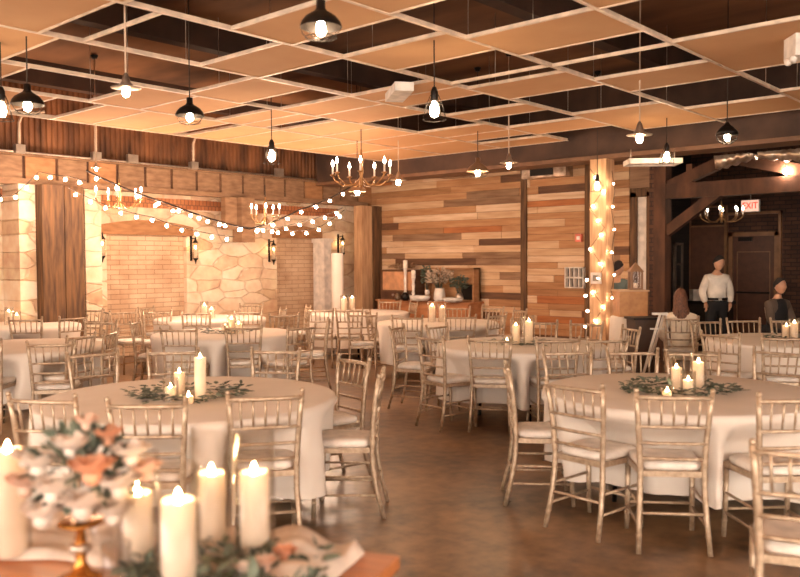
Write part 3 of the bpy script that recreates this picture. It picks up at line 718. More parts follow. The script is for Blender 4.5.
# small glass on the table
for px, d, lab in ((98, 2.5, 'small clear water glass right of the gold flower stand'), (112, 2.2, 'low cut glass votive holder in front of the foreground candles')):
    p = spot(px, d, .79)
    tag(MB().lathe([(.028,0),(.034,.01),(.040,.12),(.0375,.12),(.031,.014),(0,.012)], n=20).build('drinking_glass', M['glass'], None, p), lab, 'glass')
# ================================================================== PENDANTS
def canopy(t, z): MB().lathe([(.05,z),(.045,z+.015),(.02,z+.035),(0,z+.04)], n=14).build('ceiling_canopy', M['black'], t)
def pendant(px, y, d, kind, label, ztop=None, light=True, s=1.0):
    z = zof(px, y, d); p = spot(px, d, z); H_ = (ztop or ZD-.02) - z
    nm = {'dome':'dome_pendant', 'cage':'cage_pendant', 'disc':'disc_pendant', 'globe':'globe_cage_pendant', 'bell':'dome_pendant'}[kind]
    t = thing(nm, label, 'pendant lamp', p, 0, 'pendant lamps hanging under the ceiling')
    pale = kind == 'disc'
    MB().tube([(0,0,.13*s), (0,0,H_)], .006 if not pale else .008, 5).build('cord', M['cordw'] if pale else M['cord'], t); 
    MB().lathe([(.03,H_-.05),(.05,H_-.01),(.05,H_)], n=12).build('ceiling_canopy', M['black'], t)
    MB().lathe([(0,-.055*s),(.022*s,-.045*s),(.031*s,-.018*s),(.027*s,.012*s),(.014*s,.04*s),(.012*s,.055*s)], n=12).build('bulb', M['bulb'], t)
    MB().lathe([(.018*s,.045*s),(.024*s,.06*s),(.024*s,.11*s),(.012*s,.14*s)], n=12).build('socket', M['black'] if not pale else M['silver'], t)
    if kind in ('dome', 'bell'):
        w_ = .125*s; pr = [(w_*1.02,.0),(w_*1.0,.010),(w_*.93,.034*s),(w_*.74,.064*s),(w_*.48,.085*s),(w_*.30,.098*s),(w_*.22,.115*s),(w_*.22,.16*s)]
        pr2 = [(r_-.004 if r_ > .02 else r_, z_-.002) for r_, z_ in reversed(pr[1:6])]
        mb = MB(); full = pr + [(.02*s,.16*s)]
        vs = []; fs = []; N = 22
        for r_, z_ in full:
            for k in range(N): a = 2*pi*k/N; vs.append((r_*cos(a), r_*sin(a), z_))
        for i in range(len(full)-1):
            for k in range(N): fs.append((i*N+k, i*N+(k+1) % N, (i+1)*N+(k+1) % N, (i+1)*N+k))
        mb.add(vs, fs); mb.build('dome_shade', M['black'] if kind == 'dome' else mat('dull_steel_shade', (150,118,92), .35, .6), t)
        cg = MB()
        for k in range(6):
            a = 2*pi*k/6; cg.tube([(w_*cos(a)*sin(q), w_*sin(a)*sin(q), -.078*s*cos(q)) for q in (pi/2, 1.2, .8, .4, .02)], .0025, 4)
        cg.tube([(w_*.75*cos(2*pi*k/16), w_*.75*sin(2*pi*k/16), -.06*s) for k in range(17)], .0025, 4); cg.build('wire_guard', M['black'], t)
    elif kind == 'cage':
        cg = MB()
        for k in range(6):
            a = 2*pi*k/6; cg.tube([(.025*s*cos(a), .025*s*sin(a), .09*s), (.05*s*cos(a), .05*s*sin(a), .03*s), (.075*s*cos(a), .075*s*sin(a), -.07*s)], .003, 4)
        for rr_, zz_ in ((.05,.03),(.075,-.07)): cg.tube([(rr_*s*cos(2*pi*k/16), rr_*s*sin(2*pi*k/16), zz_*s) for k in range(17)], .003, 4)
        cg.build('wire_cage', M['black'], t)
    elif kind == 'disc':
        MB().lathe([(.115*s,.018*s),(.118*s,.022*s),(.06*s,.035*s),(.035*s,.07*s),(.022*s,.12*s),(.018*s,.12*s)], n=22).build('flared_shade', M['silver'], t)
    elif kind == 'globe':
        cg = MB(); MB().lathe([(.118*s,.015*s),(.11*s,.05*s),(.07*s,.095*s),(.03*s,.125*s),(.02*s,.15*s)], n=20).build('dome_shade', M['black'], t)
        for k in range(8):
            a = 2*pi*k/8; cg.tube([(.118*s*cos(a)*sin(q), .118*s*sin(a)*sin(q), .015*s-.1*s*cos(q)) for q in (pi/2, 1.2, .8, .4, .02)], .0035, 4)
        for q in (.5, 1.05): cg.tube([(.118*s*sin(q)*cos(2*pi*k/16), .118*s*sin(q)*sin(2*pi*k/16), .015*s-.1*s*cos(q)) for k in range(17)], .0035, 4)
        cg.build('wire_guard', M['black'], t)
    return t
def pd(y, z=2.95): return (z-EYE)*F/(YH-y)
PN = [(5,110,'cage','bare bulb pendant in an open wire cage, farthest left',1.2), (31,106,'dome','black dome pendant hanging at the left, beside the caged bulb',1.05), (129,92,'disc','slim pale pendant with a narrow cone shade at the upper left',.95),
      (192,117,'dome','black dome pendant in the left centre of the ceiling',1.0), (273,156,'cage','small wire cage pendant before the rusty corrugated strip',1.25), (323,30,'dome','black dome pendant closest to the viewer at the top of the picture',.92),
      (435,110,'cage','caged bulb pendant hanging low on a black cord near the room centre',1.2), (399,182,'disc','small pale disc pendant just right of the brass chandelier',1.1), (478,172,'bell','wide grey dome pendant before the plank wall',1.3),
      (509,165,'disc','small pale disc pendant right of the wide grey dome',1.05), (639,138,'disc','flat pale disc pendant on a long pale cord at the right',1.15), (666,157,'cage','caged bulb pendant under the beam above the dim opening',1.15),
      (726,137,'globe','black globe cage pendant at the far right',1.0), (597,186,'cage','bulb pendant hanging in front of the lit pale post',1.1), (358,192,'bell','dome pendant low beneath the brass chandelier',1.15), (98,169,'disc','tiny pale pendant hanging before the ledge junction box',.6)]
for px, y, k, lab, s in PN:
    d = min(pd(y), 12.6 if px < 300 else 12.9)
    if px == 666: d = 11.0
    if px == 597: d = 12.3
    if px == 98: d = 11.2
    pendant(px, y, d, k, lab, s=s*{'dome':1.0,'bell':.95,'cage':1.1,'disc':1.0,'globe':.95}[k])
p = spot(785, 12.4, zof(785, 172, 12.4)); t = thing('bare_bulb_lamp', 'very bright bare bulb under the foil duct at the right edge', 'pendant lamp', p)
MB().ball((0,0,0), .045, 10, 8).build('bulb', M['fairy'], t); MB().tube([(0,0,.04),(0,0,.30)], .008).build('cord', M['cord'], t)
# ================================================================== CHANDELIERS
brass = mat('aged_brass', (176,126,74), .35, .7)
def chandelier(px, y, d, R_, n, label, ztop, s=1.0):
    z = zof(px, y, d); p = spot(px, d, z)
    t = thing('candle_chandelier', label, 'chandelier', p, .3, 'candle style chandeliers')
    MB().tube([(0,0,.25*s), (0,0,ztop-z)], .007, 5).build('chain', M['cord'], t)
    MB().lathe([(0,-.20*s),(.02*s,-.18*s),(.035*s,-.12*s),(.018*s,-.06*s),(.03*s,0),(.02*s,.08*s),(.035*s,.14*s),(.012*s,.22*s),(.01*s,.27*s)], n=12).build('hub', brass, t)
    for k in range(n):
        a = 2*pi*k/n; ca, sa = cos(a), sin(a)
        arm = MB().tube([(.02*ca,.02*sa,-.08*s), (R_*.3*ca,R_*.3*sa,-.17*s), (R_*.65*ca,R_*.65*sa,-.17*s), (R_*.92*ca,R_*.92*sa,-.10*s), (R_*ca,R_*sa,-.04*s)], .009*s, 6).build('arm', brass, t)
        MB().lathe([(.012*s,-.05*s),(.035*s,-.035*s),(.036*s,-.03*s),(.013*s,-.025*s)], (R_*ca,R_*sa,0), 10).build('drip_pan', brass, arm)
        MB().lathe([(.012*s,-.03*s),(.012*s,.07*s),(.004*s,.075*s)], (R_*ca,R_*sa,0), 8).build('candle_sleeve', M['white'], arm)
        MB().lathe([(.004*s,.07*s),(.016*s,.09*s),(.017*s,.105*s),(.009*s,.135*s),(0,.155*s)], (R_*ca,R_*sa,0), 8).build('candle_bulb', M['chan'], arm)
    return t
chandelier(362, 172, 11.8, .42, 7, 'brass chandelier with candle bulbs hanging near the room corner', ZD-.02, 1.15)
chandelier(121, 197, 12.2, .33, 5, 'dark iron chandelier hanging before the left brick panel', 2.83, .95)
chandelier(266, 213, 12.75, .22, 5, 'small chandelier hanging right of the middle bracket post', 2.83, .9)
chandelier(721, 214, 14.2, .34, 8, 'dim brass chandelier hanging in front of the exit sign', 3.2, .8)
# ================================================================== SCONCES
for px, y, lab in ((102, 247, 'iron wall lantern left of the left brick panel'), (195, 250, 'iron wall lantern right of the left brick panel'), (273, 252, 'iron wall lantern left of the second brick panel'), (342, 246, 'small iron wall lantern above the tall white cylinder')):
    x = on_y(px, YW-.12); d = dep((x, YW-.12)); z = zof(px, y, d)
    t = thing('wall_lantern', lab, 'wall lamp', (x, YW, z), 0, 'iron wall lanterns')
    MB().box(-.02,.02,-.02,0,-.20,.26).build('wall_plate', M['black'], t); MB().box(-.012,.012,-.16,-.03,.20,.22).build('bracket', M['black'], t)
    MB().lathe([(.005,-.26),(.02,-.20),(.05,-.16),(.05,-.15),(.0,-.15)], (0,-.15,0), 8).build('lantern_tray', M['black'], t); MB().lathe([(.058,.13),(.02,.18),(.008,.24),(0,.25)], (0,-.15,0), 8).build('lantern_cap', M['black'], t)
    MB().lathe([(.048,-.15),(.048,.13),(.045,.13),(.045,-.15)], (0,-.15,0), 14).build('glass', M['glass'], t)
    MB().lathe([(.032,-.15),(.032,.03),(0,.03)], (0,-.15,0), 12).build('candle', M['wax'], t)
    MB().lathe([(0,.03),(.010,.045),(.006,.075),(0,.09)], (0,-.15,0), 8).build('flame', emit('sconce_flame', (255,205,140), 250), t)
# ================================================================== STRING LIGHTS
def strand(label, pts, nb, r=.006, mt=None, jit=0, drop=.05, br=.024, bm=None):
    t = thing('string_lights', label, 'string lights', (0,0,0), 0, 'warm string lights')
    P = [Vector(p) for p in pts]; out = []
    for a, b_ in zip(P, P[1:]):
        for k in range(8):
            u = k/8; q = a.lerp(b_, u); q.z -= .10*(a-b_).length*.25*4*u*(1-u); out.append(q)
    out.append(P[-1]); MB().tube(out, r, 5).build('cable', mt or M['cord'], t)
    tot = [0]
    for a, b_ in zip(out, out[1:]): tot.append(tot[-1]+(b_-a).length)
    for i in range(nb):
        s_ = tot[-1]*(i+.5)/nb; k = max(j for j in range(len(tot)) if tot[j] <= s_); k = min(k, len(out)-2)
        q = out[k].lerp(out[k+1], (s_-tot[k])/max(1e-6, tot[k+1]-tot[k]))
        mb = MB().lathe([(.012,0),(.012,-drop*.5)], q, 6); s2 = mb.build('socket', M['cord'], t)
        MB().ball((q.x, q.y, q.z-drop*.5-br), br, 8, 6).build('bulb', bm or M['fairy'], t)
    return t
def sp3(px, y, d): return spot(px, d, zof(px, y, d))
strand('upper light strand swagging from the dark timber post to the middle bracket post', [sp3(88,171,12.0), sp3(170,204,12.2), sp3(250,229,12.6)], 8, .014)
strand('upper light strand rising from the middle bracket post to the corner post', [sp3(250,229,12.6), sp3(300,210,13.6), sp3(350,188,14.6)], 7, .014)
strand('second light strand drooping below the left chandelier', [sp3(70,188,12.1), sp3(113,207,12.2), sp3(153,217,12.4), sp3(182,227,12.5), sp3(235,237,12.6)], 11)
strand('zigzag light strand before the stone wall between the brick panels', [sp3(148,199,12.5), sp3(190,212,12.6), sp3(226,223,12.8), sp3(268,229,13.2), sp3(301,222,13.6), sp3(343,208,14.2)], 13)
strand('light strand drooping before the second brick panel', [sp3(256,226,13), sp3(301,231,13.5), sp3(322,226,13.8), sp3(345,210,14.2)], 7)
strand('light strand along the timber at the far left', [sp3(-6,196,11.6), sp3(15,196,11.7), sp3(41,172,11.9), sp3(72,177,12), sp3(88,181,12)], 7)
pr_ = post_right; pts = []
for k in range(9):
    z = 3.05-k*.30; sx = (-1)**k; pts.append((pr_.x-.16, pr_.y+.12*sx-.02, z))
strand('light strand zigzagging down the face of the pale post', pts, 11, .004, drop=.02, br=.015, bm=emit('post_bulb', (255,216,180), 130))
strand('light strand hanging down the right side of the pale post', [(pr_.x-.08, pr_.y-.22-.05*(k % 2), 3.0-.3*k) for k in range(9)], 7, .004, drop=.02, br=.015, bm=emit('post_bulb', (255,216,180), 130))
strand('light strand hanging from the left edge of the plank return beside the post', [(pr_.x-.05, pr_.y+.20+.04*(k % 2), 1.5-.3*k) for k in range(5)], 5, .004, drop=.02, br=.02)
# ================================================================== CONSOLE AND DECOR ALONG THE PLANK WALL
XC = XW-.5; y0, y1 = on_x(376, XC), on_x(470, XC); ym = (y0+y1)/2; LC = y0-y1
t = thing('console_sideboard', 'orange brown wooden sideboard against the plank wall', 'sideboard', (XC+.22, ym, 0))
mo = mat('orange_sideboard_wood', (190,122,74), .5, c2=(160,96,54), scale=5, stretch=(1,.4,2)); ztp = .86
MB().box(-.24,.24,-LC/2,LC/2,ztp-.04,ztp).build('top', mo, t); MB().box(-.22,.22,-LC/2+.04,LC/2-.04,.14,ztp-.04).build('body', mo, t)
for k in range(4):
    yy = -LC/2+.07+k*(LC-.1)/4; dd_ = MB().box(-.24,-.22,yy,yy+(LC-.1)/4-.04,.2,ztp-.07).build('cabinet_door', mo, t)
    MB().ball((-.25, yy+.05, .5), .015).build('knob', M['black'], dd_)
for sx in (-1,1):
    for sy in (-1,1): MB().box(sx*.18-.03, sx*.18+.03, sy*(LC/2-.1)-.03, sy*(LC/2-.1)+.03, 0, .14).build('leg', mo, t)
def cx(px): return on_x(px, XC)+0.0
DC = dep((XC, ym))
# old television set
yt = (cx(379)+cx(413))/2; wt = cx(379)-cx(413)
t = thing('vintage_television', 'vintage wooden television with a blank tan screen on the sideboard', 'television', (XC+.2, yt, ztp))
MB().box(-.15,.18,-wt/2,wt/2,0,.62).build('case', WOODS[4], t)
MB().box(-.17,-.15,-wt/2+.05,wt/2-.08,.20,.58).build('screen', mat('tan_screen', (214,150,104), .35), t)
MB().box(-.165,-.15,-wt/2+.03,wt/2-.03,.03,.17).build('control_panel', M['truss'], t)
for k in range(4): MB().tube([(-.165, -wt/2+.12+k*.15, .10), (-.19, -wt/2+.12+k*.15, .10)], .025, 10).build('knob', M['silver'], t)
def bush(name, label, loc, h, w_, n, m_, seed, vase=None, cat='flowers'):
    t = thing(name, label, cat, loc); R = random.Random(seed); mb = MB(); st = MB(); z0 = vase[1] if vase else 0
    for i in range(n):
        a = R.uniform(0, 2*pi); q = R.random()**.5; x, y, z = cos(a)*q*w_*.5, sin(a)*q*w_, z0+h*(.25+.75*R.random()*(1-.3*q))
        mb.leaf((x, y, z), (cos(a), sin(a), R.uniform(-.2, 1)), R.uniform(.04,.08), R.uniform(.03,.05), (R.uniform(-1,1), R.uniform(-1,1), 1))
        if i % 8 == 0: st.tube([(0,0,z0*.5), (x*.5,y*.5,z0+(z-z0)*.5), (x,y,z)], .003, 4)
    mb.build('foliage', m_, t); st.build('stems', M['leafd'], t)
    if vase: r_ = vase[0]; MB().lathe([(r_*.8,0),(r_,.05),(r_*.95,vase[1]*.6),(r_*.75,vase[1]),(r_*.7,vase[1]),(0,vase[1]*.8)], n=16).build('vase', vase[2], t)
    return t
bush('dried_flower_spray', 'thin dried flower spray lying on top of the vintage television', (XC+.2, yt, ztp+.62), .12, .32, 120, mat('dried_flower', (170,130,92), .9), 3)
bush('flower_vase', 'big pale baby breath bouquet in a white vase on the sideboard', (XC+.05, cx(438), ztp), .42, .30, 420, mat('baby_breath', (216,188,160), .9), 4, (.12,.26,M['white']))
bush('eucalyptus_bunch', 'green eucalyptus bunch hanging between the candlestick and the bouquet', (XC+.1, cx(424), ztp+.12), .52, .12, 160, M['leaf'], 5, (.05,.1,M['white']), 'greenery')
bush('potted_plant', 'small green plant in the open wooden crate on the sideboard', (XC+.1, cx(456), ztp+.03), .36, .20, 190, M['leaf'], 6, (.08,.14,M['silver']), 'plant')
for px, h, lab in ((407, .82, 'taller white candlestick with a fat candle beside the television'), (415, .62, 'shorter white candlestick right of the taller one')):
    t = thing('candlestick', lab, 'candlestick', (XC-.05, cx(px), ztp))
    MB().lathe([(.07,0),(.07,.02),(.03,.05),(.035,.15),(.025,.2),(.035,h*.5),(.024,h*.6),(.04,h-.17),(.055,h-.16),(0,h-.16)], n=14).build('stick', M['white'], t)
    MB().lathe([(.045,h-.16),(.045,h-.01),(0,h)], n=14).build('candle', mat('unlit_wax', (250,236,216), .6), t)
t = thing('enamel_bowl', 'white oval enamel bowl on the sideboard below the eucalyptus', 'bowl', (XC-.08, cx(422.5), ztp))
mb = MB(); mb.lathe([(.09,0),(.14,.03),(.15,.09),(.14,.11),(.13,.10),(.08,.04),(0,.03)], n=20, fold=lambda a, z: 1+.5*abs(sin(a))); mb.build('bowl_body', M['white'], t)
tag(MB().lathe([(.05,0),(.07,.05),(.06,.10),(.03,.13),(.03,.15),(0,.15)], n=14).build('ceramic_jar', mat('brown_glaze', (110,84,60), .4), None, (XC-.1, cx(401), ztp)), 'small brown ceramic jar in front of the television', 'jar')
tag(MB().lathe([(.06,0),(.08,.06),(.07,.13),(.04,.16),(0,.17)], n=14).build('ceramic_jar', M['black'], None, (XC-.12, cx(409), ztp)), 'round black ceramic jar in front of the candlestick', 'jar')
# open suitcase / crate
ya2, yb2 = cx(419), cx(468); t = thing('wooden_display_crate', 'large open wooden display crate behind the bouquet on the sideboard', 'crate', (XC+.30, (ya2+yb2)/2, ztp)); wc = ya2-yb2
MB().box(.06,.10,-wc/2,wc/2,0,.66).build('back_panel', WOODS[0], t)
MB().box(-.12,.10,-wc/2,-wc/2+.03,0,.66).box(-.12,.10,wc/2-.03,wc/2,0,.66).box(-.12,.10,-wc/2,wc/2,.63,.66).box(-.12,.10,-wc/2,-wc/2+.45,.34,.36).build('crate_frame', WOODS[2], t)
MB().box(.04,.06,-wc/2+.03,-wc/2+.42,.03,.34).build('dark_lining', M['black'], t)
tag(MB().lathe([(.10,0),(.15,.04),(.16,.08),(.15,.09),(.10,.05),(0,.04)], n=16, fold=lambda a, z: 1+.35*abs(sin(a))).build('linen_basket', M['cushion'], None, (XC-.1, cx(456), ztp)), 'low white linen lined basket at the right end of the sideboard', 'basket')
# pigeonhole rack on planks
d_ = dep((XW-.05, on_x(576, XW-.05))); ya3, yb3 = on_x(567, XW-.05), on_x(586, XW-.05); w3 = ya3-yb3; z3 = zof(576, 288, d_); h3 = zof(576, 267, d_)-z3
t = thing('wall_cubby_rack', 'white wall rack with eight dark cubbyholes on the plank wall', 'rack', (XW-.035, (ya3+yb3)/2, z3))
MB().box(-.10,-.0,-w3/2,w3/2,0,.02).box(-.10,-.0,-w3/2,w3/2,h3/2-.015,h3/2+.015).box(-.10,0,-w3/2,w3/2,h3-.02,h3).build('shelf_boards', M['white'], t)
mb = MB()
for k in range(5): yy = -w3/2+k*(w3-.02)/4; mb.box(-.10,0,yy,yy+.02,0,h3)
mb.build('dividers', M['white'], t); MB().box(-.012,0,-w3/2,w3/2,0,h3).build('back_board', M['black'], t)
t = thing('fire_alarm', 'small red fire alarm box on the plank wall above the cubby rack', 'alarm', (XW-.032, on_x(580.5, XW), zof(580.5, 238, dep((XW, on_x(580, XW))))))
MB().box(-.05,0,-.06,.06,-.07,.07).build('alarm_body', mat('alarm_red', (232,92,60), .4), t); MB().box(-.055,-.05,-.03,.03,-.03,.03).build('strobe', M['white'], t)
t = thing('wall_switch_panel', 'small white square control plate on the pale post', 'switch', (pr_.x-.135, pr_.y, zof(603, 278, 12.7)))
MB().box(-.03,0,-.085,.085,-.085,.085).build('plate', M['white'], t); MB().box(-.035,-.03,-.045,.045,-.045,.045).build('screen', mat('grey_panel', (150,130,112), .4), t)
# tall white cylinder by the wall
p = spot(337.5, 16.3)
t = thing('draped_column', 'tall slim white cylinder standing on the floor before the stone wall', 'column', p)
hh = zof(337, 253, 16.3)
MB().lathe([(.13,0),(.125,.02),(.12,.1),(.12,hh-.02),(.11,hh),(0,hh)], n=28, fold=lambda a, z: 1+.03*sin(14*a)).build('white_cover', M['cloth'], t)
MB().lathe([(.16,0),(.16,.02),(.12,.03)], n=24).build('base', M['black'], t)
# ================================================================== RIGHT CORNER FURNITURE
p = spot(630, 12.0)
t = thing('wooden_bar_box', 'wooden box topped bar stand behind the dark bin', 'stand', p, YAW-pi/2)
zb0, zb1 = zof(630, 316, 12), zof(630, 291, 12)
MB().box(-.20,.20,-.2,.2,zb0,zb1).build('wooden_box', mat('box_wood', (196,136,80), .6, c2=(170,110,62)), t)
MB().box(-.22,.22,-.22,.22,zb1,zb1+.02).build('box_lid', WOODS[1], t)
MB().lathe([(.30,0),(.29,.3),(.28,zb0-.02),(.26,zb0),(0,zb0)], n=48, fold=lambda a, z: 1+.04*sin(11*a)*(z < .6)).build('white_skirt', M['cloth'], t)
p2 = spot(635.5, 11.95, zb1+.02)
t = thing('candle_lantern', 'pale wooden candle lantern with a peaked roof on the wooden box', 'lantern', p2, YAW-pi/2)
LW = mat('lantern_wood', (150,106,72), .6); MB().box(-.085,.085,-.085,.085,0,.025).build('base', LW, t); MB().box(-.068,.068,-.068,-.064,.025,.26).box(-.068,-.064,-.068,.068,.025,.26).build('glass_panes', M['glass'], t)
mb = MB()
for sx in (-1,1):
    for sy in (-1,1): mb.box(sx*.073-.014, sx*.073+.014, sy*.073-.014, sy*.073+.014, .02, .26)
mb.build('corner_posts', LW, t)
mb = MB(); mb.add([(-.10,-.10,.26),(.10,-.10,.26),(.10,.10,.26),(-.10,.10,.26),(0,0,.40)], [(0,3,2,1),(0,1,4),(1,2,4),(2,3,4),(3,0,4)], 0, False); mb.build('peaked_roof', LW, t)
MB().tube([(.03*cos(2*pi*k/10), 0, .42+.03*sin(2*pi*k/10)) for k in range(11)], .004, 5).build('ring', M['black'], t)
MB().lathe([(.03,.02),(.03,.10),(0,.10)], n=12).build('candle', M['wax'], t)
p = spot(642, 11.3)
t = thing('dark_bin', 'dark brown square bin with a lid standing before the bar stand', 'bin', p, YAW-pi/2+.1)
zt = zof(642, 317, 11.3)
MB().hexa([(-.13,-.14,0),(.13,-.14,0),(.13,.14,0),(-.13,.14,0),(-.155,-.16,zt-.03),(.155,-.16,zt-.03),(.155,.16,zt-.03),(-.155,.16,zt-.03)]).build('bin_body', mat('dark_bin_wood', (72,48,34), .6), t)
MB().box(-.18,.20,-.18,.18,zt-.03,zt).build('bin_lid', M['black'], t)
p = spot(660, 10.9); t = thing('a_frame_easel', 'white folding A frame easel between the dark bin and the seated woman', 'easel', p, YAW-pi/2)
zt = zof(660, 313, 10.9)
for sx, nm in ((-1,'leg'),(1,'leg')): MB().beam((sx*.03+.04,0,zt), (sx*.16 - (.06 if sx < 0 else 0),-.1*sx,0), .03, .02).build(nm, M['white'], t)
MB().beam((.06,.0,zt), (-.1,.35,0), .03, .02).build('leg', M['white'], t)
MB().beam((-.12,.02,.75),(.10,-.02,.75), .03, .02).build('crossbar', M['white'], t); MB().beam((-.10,0,zt-.01),(.10,0,zt-.01), .03, .03).build('top_rail', M['white'], t)
# exit sign
ye = on_x(750, XB-.6); de = dep((XB-.6, ye)); ze = zof(750, 206, de)
t = thing('exit_sign', 'lit EXIT sign with red letters hanging before the back wall', 'sign', (XB-.6, ye, ze), 0)
MB().box(-.03,.03,-.17,.17,-.115,.115).build('sign_housing', M['white'], t)
MB().box(-.034,-.03,-.16,.16,-.105,.105).build('sign_face', emit('exit_face', (255,190,160), .9), t)
MB().tube([(0,0,.115),(0,0,.5)], .01).build('stem', M['silver'], t)
cu = bpy.data.curves.new('lettering', 'FONT'); cu.body = 'EXIT'; cu.size = .15; cu.align_x = 'CENTER'; cu.align_y = 'CENTER'; cu.extrude = .003; cu.offset = .002
lo = bpy.data.objects.new('lettering', cu); COL.objects.link(lo); bpy.context.view_layer.update()
me = bpy.data.meshes.new_from_object(lo.evaluated_get(bpy.context.evaluated_depsgraph_get())); bpy.data.objects.remove(lo)
lo = bpy.data.objects.new('lettering', me); COL.objects.link(lo); me.materials.clear(); me.materials.append(emit('exit_red', (240,40,20), 1.2))
lo.parent = t; lo.location = (-.037,0,0); lo.rotation_euler = (pi/2,0,-pi/2); lo.scale = (.95,1.15,1)
# white box on the wall left of the standing man, vertical handrail
p = spot(697, 15.0); tag(MB().box(-.1,.1,-.1,.1,0,.2).build('white_carton', M['white'], None, (p.x, p.y, .92)), 'white carton on the dark counter left of the standing man', 'box')
bpy.data.objects['white_carton'].rotation_euler = (0,0,YAW)
t = thing('dark_counter', 'low dark counter behind the standing man', 'counter', spot(706, 15.0), 0)
MB().box(-.25,.25,-.45,.35,.86,.92).build('worktop', M['black'], t); MB().box(-.22,.22,-.42,.32,0,.86).build('body', mat('counter_body', (50,34,26), .7), t)
# ================================================================== PEOPLE
SKIN = mat('skin', (214,156,120), .5, sss=.15)
def skin_mesh(V, E, RAD, root=0, sub=2):
    me = bpy.data.meshes.new('tmp'); me.from_pydata([tuple(v) for v in V], E, []); o = bpy.data.objects.new('tmp', me); COL.objects.link(o)
    md = o.modifiers.new('s', 'SKIN'); 
    for i, q in enumerate(me.skin_vertices[0].data):
        r_ = RAD[i]; q.radius = r_ if isinstance(r_, tuple) else (r_, r_); q.use_root = (i == root)
    md.use_smooth_shade = True
    s2 = o.modifiers.new('u', 'SUBSURF'); s2.levels = sub; s2.render_levels = sub
    bpy.context.view_layer.update()
    m2 = bpy.data.meshes.new_from_object(o.evaluated_get(bpy.context.evaluated_depsgraph_get())); bpy.data.objects.remove(o)
    return m2
def head_geo(mb, c, yaw, pitch=0.0, s=1.0):
    """head of 0.23 m, face toward +Y when yaw=0"""
    n, m_ = 20, 16; vs = []; fs = []
    Rm = Matrix.Rotation(yaw, 3, 'Z') @ Matrix.Rotation(-pitch, 3, 'X')
    def sh(t, a):
        x, y, z = sin(t)*sin(a), sin(t)*cos(a), -cos(t)
        X, Y_, Z_ = x*.076, y*.095, z*.118
        if Z_ < -.02:
            k = (-.02-Z_)/.098; X *= 1-.30*k; Y_ = Y_*(1-.15*k)+.012*k*(1 if y > 0 else 1.2)
        if y > .3:
            f = math.exp(-(X/.012)**2)*math.exp(-((Z_+.012)/.022)**2); Y_ += .022*f
            f = math.exp(-((abs(X)-.030)/.016)**2)*math.exp(-((Z_-.015)/.012)**2); Y_ -= .010*f
            f = math.exp(-(X/.024)**2)*math.exp(-((Z_+.055)/.010)**2); Y_ += .006*f
            f = math.exp(-(X/.03)**2)*math.exp(-((Z_+.098)/.02)**2); Y_ += .008*f
        return Rm @ Vector((X*s, Y_*s, Z_*s)) + Vector(c)
    for i in range(m_+1):
        for k in range(n): vs.append(sh(pi*(i+.001)/(m_+.002), 2*pi*k/n))
    for i in range(m_):
        for k in range(n): fs.append((i*n+k, (i+1)*n+k, (i+1)*n+(k+1) % n, i*n+(k+1) % n))
    mb.add(vs, [tuple(reversed(f)) for f in fs])
    for sx in (-1, 1):
        e = Rm @ Vector((sx*.077*s, -.005*s, -.005*s)) + Vector(c); mb.ball(e, .02*s, 6, 5, 0, (.45,.8,1.3))
    return Rm
def hand(mb, w_, dirv, side, s=1.0, curl=.5):
    """palm and five fingers"""
    d = Vector(dirv).normalized(); u = Vector(side).normalized(); u = (u-d*u.dot(d)).normalized(); nrm = d.cross(u)
    w_ = Vector(w_); mb.tube([w_, w_+d*.04*s, w_+d*.085*s], [.022*s,.034*s,.032*s], 8)
    for k, L_ in enumerate((.062,.074,.078,.068)):
        b0 = w_+d*.08*s+u*(k-1.5)*.017*s; p1 = b0+(d+nrm*.25*curl)*L_*.5*s; p2 = p1+(d+nrm*1.1*curl)*L_*.32*s; p3 = p2+(d*.6+nrm*1.3*curl)*L_*.22*s
        mb.tube([b0-d*.02*s, b0, p1, p2, p3], [.0085*s,.0088*s,.0082*s,.0075*s,.005*s], 6)
    b0 = w_+d*.03*s-u*.028*s; mb.tube([b0, b0+(d*.7-u*.7)*.035*s, b0+(d*1.0-u*.55+nrm*.3)*.062*s], [.012*s,.010*s,.006*s], 6)
def mesh_obj(name, me, m_, parent):
    o = bpy.data.objects.new(name, me); COL.objects.link(o); me.materials.clear(); me.materials.append(m_); o.parent = parent
    for p_ in me.polygons: p_.use_smooth = True; p_.material_index = 0
    return o
def from_me(mb, me):
    mb.add([v.co.copy() for v in me.vertices], [tuple(p_.vertices) for p_ in me.polygons])
def hair(parent, c, yaw, s, m_, kind='short', pitch=0.0):
    Rm = Matrix.Rotation(yaw, 3, 'Z') @ Matrix.Rotation(-pitch, 3, 'X'); mb = MB(); n, m_2 = 20, 10; vs = []; fs = []
    for i in range(m_2+1):
        for k in range(n):
            a = 2*pi*k/n; back = (1-cos(a))/2
            tmax = (.50 + .92*back)*pi/2 if kind == 'short' else (.60+.75*back)*pi/2
            t_ = tmax*i/m_2; bump_ = 1+.04*sin(5*a+i)
            vs.append(Rm @ (Vector((sin(t_)*sin(a)*.081, sin(t_)*cos(a)*.100-.006, cos(t_)*.124+.004))*bump_*s) + Vector(c))
    for i in range(m_2):
        for k in range(n): fs.append((i*n+k, i*n+(k+1) % n, (i+1)*n+(k+1) % n, (i+1)*n+k))
    mb.add(vs, fs)
    if kind == 'long':
        R = random.Random(2)
        for k in range(34):
            a = radians(80+200*k/33); x, y = sin(a)*.072, cos(a)*.088
            pts = [(x*.75, y*.75, .07), (x*1.05, y*1.05, 0), (x*1.1, y*1.15-.01, -.12), (x*1.15+R.uniform(-.03,.03), y*1.1-.03, -.22), (x*1.2+R.uniform(-.035,.035), y*.9-.05, -.32), (x*1.2+R.uniform(-.05,.05), y*.8-.05, -.36-R.uniform(0,.16))]
            mb.tube([Rm @ (Vector(q)*s) + Vector(c) for q in pts], [.014*s,.017*s,.018*s,.017*s,.014*s,.005*s], 6)
    return mb.build('hair', m_, parent)
